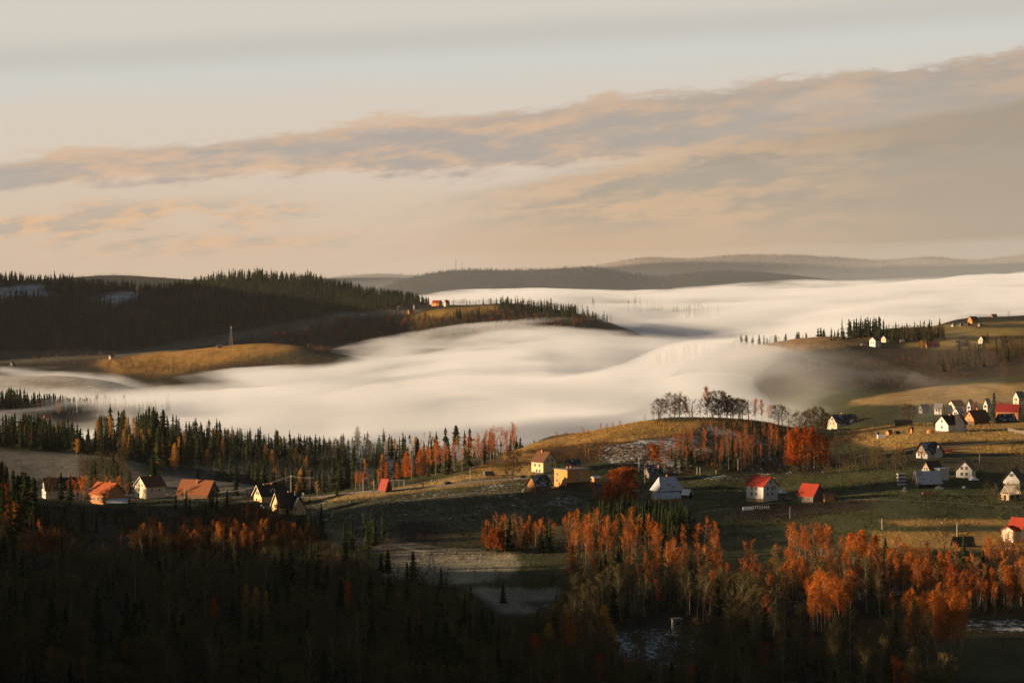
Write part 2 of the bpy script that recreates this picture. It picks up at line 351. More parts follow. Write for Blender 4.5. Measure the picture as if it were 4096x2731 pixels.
# ------------------------------------------------------------------ ground sheet
OLIVE = (.058, .062, .024); SUNLIT_GOLD = (.36, .215, .060); FLOOR = (.028, .022, .011); PALE = (.17, .155, .11); SCRUB = (.075, .042, .018); PLOW = (.024, .018, .010); GREEN = (.10, .095, .032); FROSTY = (.45, .43, .39)  # gold tones here and in the patches hold sunlight on grass
PATCH = [   # outline in the picture, nearest and farthest distance, colour, frost
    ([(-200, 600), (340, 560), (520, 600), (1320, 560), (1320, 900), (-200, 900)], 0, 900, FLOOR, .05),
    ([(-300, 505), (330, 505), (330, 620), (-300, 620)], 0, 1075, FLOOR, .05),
    ([(300, 502), (520, 470), (690, 492), (690, 500), (480, 520), (440, 548), (330, 545)], 800, 1140, (.066, .064, .030), .45),
    ([(386, 553), (420, 548), (512, 552), (520, 566), (505, 580), (440, 584), (384, 575)], 0, 1200, (.33, .29, .19), .08),
    ([(470, 586), (560, 588), (556, 612), (500, 612)], 0, 1200, (.33, .29, .19), .1),
    ([(330, 528), (400, 540), (440, 548), (520, 552), (500, 556), (380, 552), (330, 545)], 0, 1200, (.22, .19, .12), .2),
    ([(388, 528), (410, 520), (435, 522), (444, 535), (440, 546), (425, 545), (400, 538)], 0, 1200, PLOW, .0),
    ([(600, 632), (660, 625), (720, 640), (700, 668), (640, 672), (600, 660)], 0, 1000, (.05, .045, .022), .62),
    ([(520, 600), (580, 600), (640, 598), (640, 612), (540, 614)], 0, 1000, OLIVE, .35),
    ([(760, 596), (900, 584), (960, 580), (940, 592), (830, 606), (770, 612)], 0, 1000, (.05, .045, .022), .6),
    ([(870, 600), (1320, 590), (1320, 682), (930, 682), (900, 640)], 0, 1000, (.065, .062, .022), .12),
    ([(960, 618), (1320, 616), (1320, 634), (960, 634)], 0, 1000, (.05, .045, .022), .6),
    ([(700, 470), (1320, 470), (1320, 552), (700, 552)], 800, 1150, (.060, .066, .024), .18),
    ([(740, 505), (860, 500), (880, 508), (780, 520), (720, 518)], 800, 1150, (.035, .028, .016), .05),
    ([(880, 519), (1320, 520), (1320, 527), (900, 524)], 800, 1150, SUNLIT_GOLD, .05),  # lit strip of the field put into its grass colour
    ([(870, 531), (1320, 530), (1320, 552), (880, 548)], 800, 1150, SUNLIT_GOLD, .05),  # second sunlit strip, also painted as grass colour
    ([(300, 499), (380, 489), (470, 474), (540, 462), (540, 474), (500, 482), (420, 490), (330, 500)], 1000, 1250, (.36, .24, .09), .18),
    ([(470, 470), (520, 446), (560, 437), (600, 428), (640, 420), (720, 420), (720, 432), (640, 440), (590, 452), (540, 466), (500, 472)], 1050, 1400, (.36, .21, .055), .0),  # sunlit knoll top, its light deepened in the gold
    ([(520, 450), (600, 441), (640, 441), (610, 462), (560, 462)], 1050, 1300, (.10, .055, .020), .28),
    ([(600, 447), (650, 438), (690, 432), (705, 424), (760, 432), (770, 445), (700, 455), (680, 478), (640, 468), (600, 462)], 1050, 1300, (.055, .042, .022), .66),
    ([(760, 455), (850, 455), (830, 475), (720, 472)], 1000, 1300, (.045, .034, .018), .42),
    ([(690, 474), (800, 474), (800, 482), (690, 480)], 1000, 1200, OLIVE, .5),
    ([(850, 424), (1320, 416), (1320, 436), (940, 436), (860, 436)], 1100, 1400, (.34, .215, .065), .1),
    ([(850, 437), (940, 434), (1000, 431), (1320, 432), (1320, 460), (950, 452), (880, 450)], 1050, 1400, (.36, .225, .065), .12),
    ([(850, 458), (940, 441), (1320, 432), (1320, 438), (960, 445), (860, 463)], 1050, 1400, PLOW, .0),
    ([(970, 453), (1320, 446), (1320, 451), (980, 457)], 1050, 1400, PLOW, .0),
    ([(900, 452), (1320, 455), (1320, 470), (900, 468)], 1000, 1300, (.08, .07, .035), .22),
    ([(-100, 450), (140, 452), (140, 476), (210, 472), (300, 490), (300, 500), (-100, 500)], 1200, 1580, (.15, .14, .11), .34),
    ([(85, 458), (130, 458), (120, 475), (80, 470)], 1200, 1580, FLOOR, .1),
    ([(-60, 366), (160, 370), (180, 400), (-60, 400)], 3000, 3400, (.26, .20, .14), .55),
    ([(95, 360), (200, 346), (260, 343), (310, 345), (310, 352), (240, 360), (180, 372), (110, 372)], 3400, 3800, (.38, .21, .050), .0),
    ([(230, 362), (310, 346), (380, 358), (380, 372), (200, 378)], 3400, 3800, (.07, .055, .026), .05),
    ([(-60, 350), (130, 350), (180, 342), (260, 328), (340, 314), (340, 324), (270, 336), (200, 347), (110, 362), (-60, 366)], 3650, 4500, (.10, .095, .065), .22),
    ([(405, 319), (430, 310), (460, 306), (492, 304), (505, 309), (470, 314), (430, 320)], 3900, 4500, (.36, .215, .045), .0),  # sunlit look of the spur field raised in its colour
    ([(330, 313), (420, 309), (420, 313), (340, 318)], 4000, 4500, (.14, .14, .12), .5),
    ([(-30, 291), (15, 285), (40, 283), (47, 286), (40, 290), (62, 295), (20, 297), (-30, 302)], 4300, 5200, (.20, .20, .19), .75),
    ([(88, 301), (112, 292), (140, 290), (138, 298), (118, 304)], 4300, 5200, (.20, .20, .19), .75),
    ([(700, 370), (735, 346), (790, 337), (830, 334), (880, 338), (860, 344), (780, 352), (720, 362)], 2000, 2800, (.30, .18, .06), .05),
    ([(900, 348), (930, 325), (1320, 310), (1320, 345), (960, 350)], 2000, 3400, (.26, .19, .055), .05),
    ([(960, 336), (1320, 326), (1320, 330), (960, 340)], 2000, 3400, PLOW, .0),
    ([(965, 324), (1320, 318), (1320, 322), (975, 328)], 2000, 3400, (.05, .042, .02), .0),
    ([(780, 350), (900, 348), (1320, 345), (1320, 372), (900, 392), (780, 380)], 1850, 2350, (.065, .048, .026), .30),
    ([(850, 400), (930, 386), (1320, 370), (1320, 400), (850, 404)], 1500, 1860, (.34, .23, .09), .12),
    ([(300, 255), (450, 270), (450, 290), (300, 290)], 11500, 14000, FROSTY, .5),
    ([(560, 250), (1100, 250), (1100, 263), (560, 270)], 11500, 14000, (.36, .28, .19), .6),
]
def build_ground():
    V = np.stack([XX, YY, ZZ], -1).reshape(-1, 3)
    ny, nx = UU.shape; i = np.arange(ny * nx).reshape(ny, nx)
    Fq = np.stack([i[:-1, :-1], i[:-1, 1:], i[1:, 1:], i[1:, :-1]], -1).reshape(-1, 4)
    col = np.empty((ny, nx, 4)); col[...] = OLIVE + (1,); fr = np.full((ny, nx), .10)
    far = YY > 1900
    col[far] = (.032, .030, .016, 1); fr[far] = .08
    col[YY > 6500] = (.030, .030, .018, 1); fr[YY > 6500] = .05
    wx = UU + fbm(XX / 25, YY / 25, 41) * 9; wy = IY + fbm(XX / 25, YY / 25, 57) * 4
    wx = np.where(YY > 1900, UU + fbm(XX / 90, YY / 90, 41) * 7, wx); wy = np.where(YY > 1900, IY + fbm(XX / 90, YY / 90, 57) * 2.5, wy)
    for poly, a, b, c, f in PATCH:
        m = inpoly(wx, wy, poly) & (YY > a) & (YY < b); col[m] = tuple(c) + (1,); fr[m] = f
    for _ in range(2):                       # soften the borders a little
        for A in (col, fr):
            A[1:-1, 1:-1] = (A[1:-1, 1:-1] * 2 + A[:-2, 1:-1] + A[2:, 1:-1] + A[1:-1, :-2] + A[1:-1, 2:]) / 6
    m = bpy.data.materials.new('meadow_ground'); m.use_nodes = True; k = NT(m.node_tree); b = k.n['Principled BSDF']
    ge = k.new('ShaderNodeNewGeometry'); P = ge.outputs['Position']
    a1 = k.new('ShaderNodeAttribute'); a1.attribute_name = 'soil'; a2 = k.new('ShaderNodeAttribute'); a2.attribute_name = 'frost'
    mp = k.new('ShaderNodeMapping'); k.l.new(P, mp.inputs[0]); mp.inputs['Scale'].default_value = (1.0, 0.45, 1.0); Q = mp.outputs[0]
    n1 = k.noise(Q, 0.9, 4.0, 0.7); n2 = k.noise(Q, 0.09, 5.0, 0.6); n3 = k.noise(Q, 0.02, 4.0, 0.6)
    v = k.m('ADD', k.m('MULTIPLY', k.m('SUBTRACT', n1, 0.5), 1.5), k.m('ADD', k.m('MULTIPLY', k.m('SUBTRACT', n2, 0.5), 1.3), k.m('MULTIPLY', k.m('SUBTRACT', n3, 0.5), 1.0)))
    c = k.mix(1.0, a1.outputs['Color'], k.xyz(k.m('MAXIMUM', k.m('ADD', 1.0, v), 0.25), k.m('MAXIMUM', k.m('ADD', 1.0, k.m('MULTIPLY', v, 0.92)), 0.25), k.m('MAXIMUM', k.m('ADD', 1.0, k.m('MULTIPLY', v, 0.8)), 0.25)), 'MULTIPLY')
    f1 = k.noise(Q, 0.55, 5.0, 0.75); f2 = k.noise(Q, 0.06, 4.0, 0.6)
    fv = k.m('ADD', k.m('MULTIPLY', f1, 0.65), k.m('MULTIPLY', f2, 0.35))
    th = k.m('SUBTRACT', 0.72, k.m('MULTIPLY', a2.outputs['Fac'], 0.34))
    fm = k.mr(k.m('SUBTRACT', fv, th), -0.03, 0.07)
    c = k.mix(k.m('MULTIPLY', fm, 0.8), c, (.56, .58, .56, 1))
    k.l.new(c, b.inputs['Base Color']); b.inputs['Roughness'].default_value = 0.95; b.inputs['Specular IOR Level'].default_value = 0.1
    bp = k.new('ShaderNodeBump'); bp.inputs['Strength'].default_value = 0.9; bp.inputs['Distance'].default_value = 1.2
    k.l.new(k.m('ADD', n1, k.m('MULTIPLY', n2, 2.0)), bp.inputs['Height']); k.l.new(bp.outputs[0], b.inputs['Normal'])
    global SOIL; SOIL = col
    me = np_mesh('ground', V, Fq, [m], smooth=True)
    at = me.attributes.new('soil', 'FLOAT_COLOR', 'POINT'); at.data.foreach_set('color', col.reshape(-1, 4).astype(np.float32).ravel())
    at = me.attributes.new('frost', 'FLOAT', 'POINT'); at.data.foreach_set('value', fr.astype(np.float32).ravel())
    o = bpy.data.objects.new('ground', me); link(o); tag(o, 'rolling meadows, wooded slopes and hills around the valley', 'ground', kind='structure')
build_ground()

def ragged_mat(name, dens, lo, hi, col, scale, step, seed):
    m = volume_mat(name, dens, col); k = NT(m.node_tree); v = [n for n in k.n if n.type == 'PRINCIPLED_VOLUME'][0]
    ge = k.new('ShaderNodeNewGeometry'); mp = k.new('ShaderNodeMapping'); k.l.new(ge.outputs['Position'], mp.inputs[0])
    mp.inputs['Scale'].default_value = scale; mp.inputs['Location'].default_value = (seed, seed * 1.7, seed * .3); mp.inputs['Rotation'].default_value = (0, .10, .45)
    n = k.noise(mp.outputs[0], 1.0, 4.0, 0.55, 0.4)
    k.l.new(k.m('MULTIPLY', k.mr(n, lo, hi), dens), v.inputs['Density']); m.cycles.volume_step_rate = step; return m
# ------------------------------------------------------------------ valley fog: real volumes with billowing tops
FG = []
FG += cz(1450, [(-150, -185), (200, -172), (400, -170), (600, -180), (760, -150), (900, -150), (1150, -150)])
FG += cz(1700, [(-150, -182), (100, -165), (300, -147), (400, -145), (480, -144), (620, -140), (700, -126), (760, -123), (850, -130), (900, -135), (1150, -135)])
FG += cz(2050, [(-150, -178), (100, -156), (300, -149), (480, -138), (600, -127), (640, -115), (670, -103), (700, -98), (740, -100), (790, -108), (860, -116), (1000, -118), (1150, -118)])
FG += cz(2250, [(600, -130), (645, -113), (680, -102), (720, -100)])
FG += cz(2600, [(-150, -190), (0, -182), (170, -168), (300, -158), (420, -150), (560, -147), (700, -138), (800, -120), (900, -114), (1150, -120)])
FG += cz(3150, [(-150, -195), (0, -182), (170, -182), (260, -172), (350, -166), (440, -150), (560, -146), (700, -146), (800, -126), (900, -106), (1150, -108)])
FG += cz(3800, [(-150, -200), (100, -200), (260, -196), (360, -166), (430, -148), (520, -138), (620, -140), (740, -130), (860, -104), (1000, -92), (1150, -88)])
FG += cz(5000, [(-150, -220), (250, -220), (430, -140), (560, -124), (680, -118), (800, -106), (900, -100), (1024, -96), (1150, -92)])
FG += cz(6400, [(-150, -220), (250, -220), (430, -128), (560, -124), (680, -116), (800, -104), (900, -96), (1024, -82), (1150, -76)])
FG += cz(7600, [(-150, -240), (300, -240), (450, -160), (560, -150), (680, -136), (800, -116), (900, -104), (1024, -86), (1150, -80)])
FG += cz(9000, [(-150, -260), (300, -260), (450, -240), (600, -220), (800, -180), (900, -120), (1024, -90), (1150, -80)])
FG += cz(11000, [(-150, -280), (450, -280), (800, -250), (1024, -200), (1150, -180)])
FOG = RBF(FG, 0.12)
def fog_body(name, lift, amp, density, label, g, y0, y1, u0, u1, ny=230, nx=230, col=(1, 1, 1), bottom=-330, vm=None):
    ys = np.geomspace(y0, y1, ny); us = np.linspace(u0, u1, nx); U, Yv = np.meshgrid(us, ys); X = (U - CX) / F * Yv
    z = FOG(np.clip(U, -148, 1148), Yv) + (lift(U, Yv) if callable(lift) else lift)
    sc = np.clip(Yv / 3500.0, 0.55, 2.0)
    a = fbm((X + 0.3 * Yv) / (430 * sc), Yv / (260 * sc), 21, 5); b = np.abs(fbm(X / (150 * sc), Yv / (120 * sc), 33, 4))
    c = fbm((X - 0.25 * Yv) / (560 * sc), (Yv + .25 * X) / (520 * sc), 77, 3)
    z = z + amp * sc * (a * 2.2 + c * 2.8 + 0.7 * (0.25 - b))
    z[:, 0] = z[:, -1] = bottom + 2; z[0] = z[-1] = bottom + 2
    z = np.maximum(z, bottom + 2)
    top = np.stack([X, Yv, z], -1).reshape(-1, 3); bot = top.copy(); bot[:, 2] = bottom
    n = ny * nx; i = np.arange(n).reshape(ny, nx)
    q = lambda a, b, c, d: np.stack([a, b, c, d], -1).reshape(-1, 4)
    fs = [q(i[:-1, :-1], i[:-1, 1:], i[1:, 1:], i[1:, :-1]), q(i[:-1, :-1], i[1:, :-1], i[1:, 1:], i[:-1, 1:]) + n]
    for e in (i[0, ::-1], i[-1], i[:, 0], i[::-1, -1]): fs.append(q(e[:-1], e[:-1] + n, e[1:] + n, e[1:])[:, ::-1])
    me = np_mesh(name, np.concatenate([top, bot]), np.concatenate(fs), [vm or volume_mat(name + '_volume', density, col, g)], smooth=False)
    o = bpy.data.objects.new(name, me); link(o); tag(o, label, 'fog', kind='stuff'); return o
# ------------------------------------------------------------------ buildings
WALL = {
    'cream': mat('cream_plaster', (.62, .52, .37), .85, .10, .5, col2=(.42, .33, .22), c2scale=.5, c2cut=(.60, .78), stretch=(1, 1, .3)), 'white': mat('white_plaster', (.55, .52, .47), .85, .10, .5, col2=(.36, .32, .27), c2scale=.5, c2cut=(.60, .78), stretch=(1, 1, .3)),
    'yellow': mat('pale_yellow_plaster', (.62, .46, .22), .85, .10, .5), 'orange': mat('orange_plaster', (.56, .25, .06), .85, .12, .5),
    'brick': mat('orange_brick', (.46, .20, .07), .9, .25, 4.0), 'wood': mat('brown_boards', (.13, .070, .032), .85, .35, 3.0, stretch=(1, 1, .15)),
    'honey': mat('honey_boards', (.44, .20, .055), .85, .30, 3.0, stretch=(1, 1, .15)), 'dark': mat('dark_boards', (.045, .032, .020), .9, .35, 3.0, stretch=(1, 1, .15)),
    'grey': mat('weathered_grey_boards', (.15, .135, .11), .9, .30, 3.0, stretch=(1, 1, .15)), 'block': mat('bare_block_wall', (.33, .24, .13), .9, .2, 3.0), 'pink': mat('dull_pink_plaster', (.30, .19, .14), .9, .15, .5),
}
ROOF = {
    'dark': mat('dark_roof_tiles', (.030, .025, .022), .75, .35, 2.5), 'brown': mat('brown_roof_tiles', (.12, .050, .022), .75, .35, 2.5), 'tile': mat('reddish_brown_tiles', (.25, .085, .028), .8, .3, 2.5),
    'red': mat('red_sheet_roof', (.30, .034, .012), .6, .2, 2.0), 'orange': mat('orange_red_tiles', (.36, .085, .022), .7, .25, 2.5), 'crimson': mat('crimson_roof', (.24, .022, .016), .6, .2, 2.0),
    'snow': mat('snow_dusted_roof', (.46, .48, .50), .9, .12, 1.2, col2=(.10, .09, .08), c2scale=.5, c2cut=(.56, .68), stretch=(.5, 1, 1)), 'patch': mat('dark_roof_with_frost', (.04, .036, .032), .85, .3, 2.0, col2=(.34, .36, .38), c2scale=.5, c2cut=(.50, .62)),
    'grey': mat('grey_sheet_roof', (.16, .15, .14), .7, .3, 2.0), 'white': mat('snowy_white_roof', (.60, .62, .64), .9, .08, 1.0), 'blue': mat('bluish_tarpaulin', (.10, .14, .18), .6, .2, 1.5),
}
GLASS = mat('dark_window_glass', (.018, .020, .024), .12, .2, 1.0, spec=.6); FRAME = mat('white_window_frame', (.55, .53, .48), .6, .05, 1.0); BFRAME = mat('brown_window_frame', (.12, .06, .03), .6, .1, 1.0)
CHIM = mat('chimney_brick', (.42, .16, .06), .9, .25, 4.0); STONE = mat('grey_stone_plinth', (.13, .115, .095), .9, .25, 2.0); TRIM = mat('pale_verge_board', (.55, .48, .36), .7, .08, 1.0)
DOORM = mat('brown_door', (.10, .05, .025), .6, .2, 2.0); METAL = mat('galvanised_metal', (.36, .35, .33), .5, .1, 1.0, metal=.3); POLEW = mat('weathered_pole_wood', (.22, .17, .12), .9, .25, 2.0); CONC = mat('pale_concrete_post', (.48, .43, .35), .85, .1, 1.0)

def local_face(face, L, Wd, s, z, out):
    if face == 's0': return (s, -Wd / 2 - out, z), 0.0
    if face == 's1': return (s, Wd / 2 + out, z), math.pi
    if face == 'g0': return (-L / 2 - out, s, z), -math.pi / 2
    return (L / 2 + out, s, z), math.pi / 2
def add_window(root, face, L, Wd, s, z, w, h, frame=FRAME, name='window', detail=True):
    loc, rz = local_face(face, L, Wd, s, z, 0.02)
    pane = MB().box(-w / 2, w / 2, -.03, .03, -h / 2, h / 2).build(name, GLASS if name == 'window' else DOORM, root, loc, (0, 0, rz))
    if detail and name == 'window':
        f = MB(); t = .11
        f.box(-w / 2 - t, -w / 2, -.07, .02, -h / 2 - t, h / 2 + t).box(w / 2, w / 2 + t, -.07, .02, -h / 2 - t, h / 2 + t)
        f.box(-w / 2, w / 2, -.07, .02, h / 2, h / 2 + t).box(-w / 2, w / 2, -.10, .02, -h / 2 - t, -h / 2).box(-.04, .04, -.06, -.02, -h / 2, h / 2)
        f.build('frame', frame, pane)
def gable_roof(mb, L, Wd, H, R, ov, th=.22, hip=0.0, axis='x', off=(0, 0)):
    # two sloping slabs; hip > 0 pulls the ridge ends in and closes them with sloping triangles
    sl = R / (Wd / 2); e = Wd / 2 + ov; ze = H - ov * sl; x = L / 2 + ov; r = L / 2 + ov - hip
    P = lambda a, b, c: ((a + off[0], b + off[1], c) if axis == 'x' else (b + off[0], a + off[1], c))
    if hip > 0:
        v = [P(-x, -e, ze), P(x, -e, ze), P(x, e, ze), P(-x, e, ze), P(-r, 0, H + R), P(r, 0, H + R)]
        v2 = [(a, b, c + th) for a, b, c in v]
        mb.add(v + v2, [(0, 1, 5, 4), (1, 2, 5), (2, 3, 4, 5), (3, 0, 4), (6, 7, 11, 10), (7, 8, 11), (8, 9, 10, 11), (9, 6, 10), (0, 1, 7, 6), (1, 2, 8, 7), (2, 3, 9, 8), (3, 0, 6, 9)])
    else:
        for sgn in (-1, 1):
            v = [P(-x, sgn * e, ze), P(x, sgn * e, ze), P(x, 0, H + R), P(-x, 0, H + R)]
            mb.add([(a, b, c + .03) for a, b, c in v] + [(a, b, c + th + .03) for a, b, c in v], [(0, 1, 2, 3), (4, 5, 6, 7), (0, 1, 5, 4), (1, 2, 6, 5), (2, 3, 7, 6), (3, 0, 4, 7)])
def ground_spot(x, y, L, Wd, yaw, y0, y1):
    p = hit(x, y, y0, y1)
    if p is None: print('house off ground', x, y); p = (0, 1000, -100)
    ex = .5 * (L * abs(math.sin(yaw)) + Wd * abs(math.cos(yaw))) * .8
    Y = p[1] + ex; X = (x - CX) / F * Y
    c, s = math.cos(yaw), math.sin(yaw); zs = [gz(X + c * a - s * b, Y + s * a + c * b) for a in (-L / 2, L / 2) for b in (-Wd / 2, Wd / 2)]
    return X, Y, max(p[2] - .2, sorted(zs)[1] - .3)
def house(name, label, cat, x, y, wpx, hpx, yaw, wall, roof, prop=(1.0, .8, .55), ov=.5, wins=(), chim=(), hip=0.0, wing=None, dormer=None, doors=(), plinth=False, group=None, y0=900, y1=1e9, trim=None, frame=FRAME, wwh=(1.0, 1.35), lower=None, gable=None, flat=False):
    # wpx, hpx: overall width and height in picture pixels; prop = (length, width, share of height that is wall)
    yaw = math.radians(yaw); p = hit(x, y, y0, y1)
    Yd = p[1] if p else 1000.0; m = Yd / F
    ext = abs(math.cos(yaw)) * prop[0] + abs(math.sin(yaw)) * prop[1]; k = wpx * m / ext
    L, Wd = prop[0] * k - 2 * ov * .6, prop[1] * k - 2 * ov * .6; Ht = hpx * m; H = Ht * prop[2]; R = Ht - H
    X, Y, Z = ground_spot(x, y, L, Wd, yaw, y0, y1); det = wpx > 16
    root = empty(name, (X, Y, Z), yaw); tag(root, label, cat, group)
    w = MB(); base = -2.2
    if flat: w.box(-L / 2, L / 2, -Wd / 2, Wd / 2, base, Ht)
    elif hip > 0: w.box(-L / 2, L / 2, -Wd / 2, Wd / 2, base, H)
    else: w.prism([(-Wd / 2, base), (Wd / 2, base), (Wd / 2, H), (0, H + R), (-Wd / 2, H)], -L / 2, L / 2)
    if wing:
        ws, ww, wp, wh, wr = wing            # cross wing: offset along the ridge, width, projection, wall height, rise
        w.prism([(ws - ww / 2, base), (ws + ww / 2, base), (ws + ww / 2, wh), (ws, wh + wr), (ws - ww / 2, wh)], -Wd / 2 - wp, 0.0, 'y')
    w.build('wall', WALL[wall], root)
    if lower:                                # differently coloured ground floor band on the side turned to the camera
        lm, lh = lower; MB().box(-L / 2 - .06, L / 2 + .06, -Wd / 2 - .06, -Wd / 2 + .4, base, lh).build('ground_floor', WALL.get(lm, STONE), root)
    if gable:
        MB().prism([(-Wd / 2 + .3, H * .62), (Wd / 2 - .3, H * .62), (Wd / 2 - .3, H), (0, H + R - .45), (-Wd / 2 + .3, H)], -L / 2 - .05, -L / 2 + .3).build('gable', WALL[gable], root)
    r = MB()
    if flat:
        r.box(-L / 2 - .35, L / 2 + .35, -Wd / 2 - .35, Wd / 2 + .35, Ht, Ht + .3)
    else: gable_roof(r, L, Wd, H, R, ov, hip=hip)
    if wing: gable_roof(r, wp + Wd / 2, ww, wh, wr, ov * .8, axis='y', off=(ws, -(Wd / 2 + wp) / 2), th=.27)
    ro = r.build('roof', ROOF[roof], root)
    if trim:
        t = MB(); x0 = -L / 2 - ov; sl = R / (Wd / 2)
        for sgn in (-1, 1):
            e = Wd / 2 + ov; t.add([(x0 - .1, sgn * e, H - ov * sl - .1), (x0 + .02, sgn * e, H - ov * sl - .1), (x0 + .02, 0, H + R - .1), (x0 - .1, 0, H + R - .1), (x0 - .1, sgn * e, H - ov * sl + .34), (x0 + .02, sgn * e, H - ov * sl + .34), (x0 + .02, 0, H + R + .34), (x0 - .1, 0, H + R + .34)],
                  [(0, 1, 2, 3), (4, 5, 6, 7), (0, 1, 5, 4), (1, 2, 6, 5), (2, 3, 7, 6), (3, 0, 4, 7)])
        t.build('verge_board', TRIM, ro)
    for s, t in chim:
        zt = (Ht + .9) if flat else H + R * (1 - abs(t) / (Wd / 2 + 1e-6)) + 1.1
        zt = max(zt, Ht + .5); c = MB().box(s - .38, s + .38, t - .38, t + .38, zt - 2.2, zt).box(s - .46, s + .46, t - .46, t + .46, zt, zt + .14); c.build('chimney', CHIM, ro)
    if dormer:
        for ds, dw in dormer:
            zb = H + R * .18; yb = -Wd / 2 * .86
            d = MB().prism([(ds - dw / 2, zb - .6), (ds + dw / 2, zb - .6), (ds + dw / 2, zb + 1.5), (ds, zb + 2.2), (ds - dw / 2, zb + 1.5)], yb, -.3, 'y').build('dormer', WALL[wall], root)
            q = MB(); gable_roof(q, abs(yb) - .1, dw, zb + 1.5, .75, .25, axis='y', off=(ds, yb / 2 - .1)); q.build('roof', ROOF[roof], d)
            MB().box(ds - .5, ds + .5, yb - .05, yb + .02, zb - .1, zb + 1.2).build('window', GLASS, d)
    for fc, cols, rows in wins:
        for c in cols:
            for rw in rows:
                half = L / 2 if fc[0] == 's' else Wd / 2
                add_window(root, fc, L, Wd, c * half, rw * Ht, wwh[0], wwh[1], frame, detail=det)
    for fc, c in doors:
        half = L / 2 if fc[0] == 's' else Wd / 2
        add_window(root, fc, L, Wd, c * half, 1.05, 1.05, 2.1, name='door', detail=False)
    if plinth: MB().box(-L / 2 - .05, L / 2 + .05, -Wd / 2 - .05, Wd / 2 + .05, base, .55).build('plinth', STONE, root)
    return root, L, Wd, Ht, m

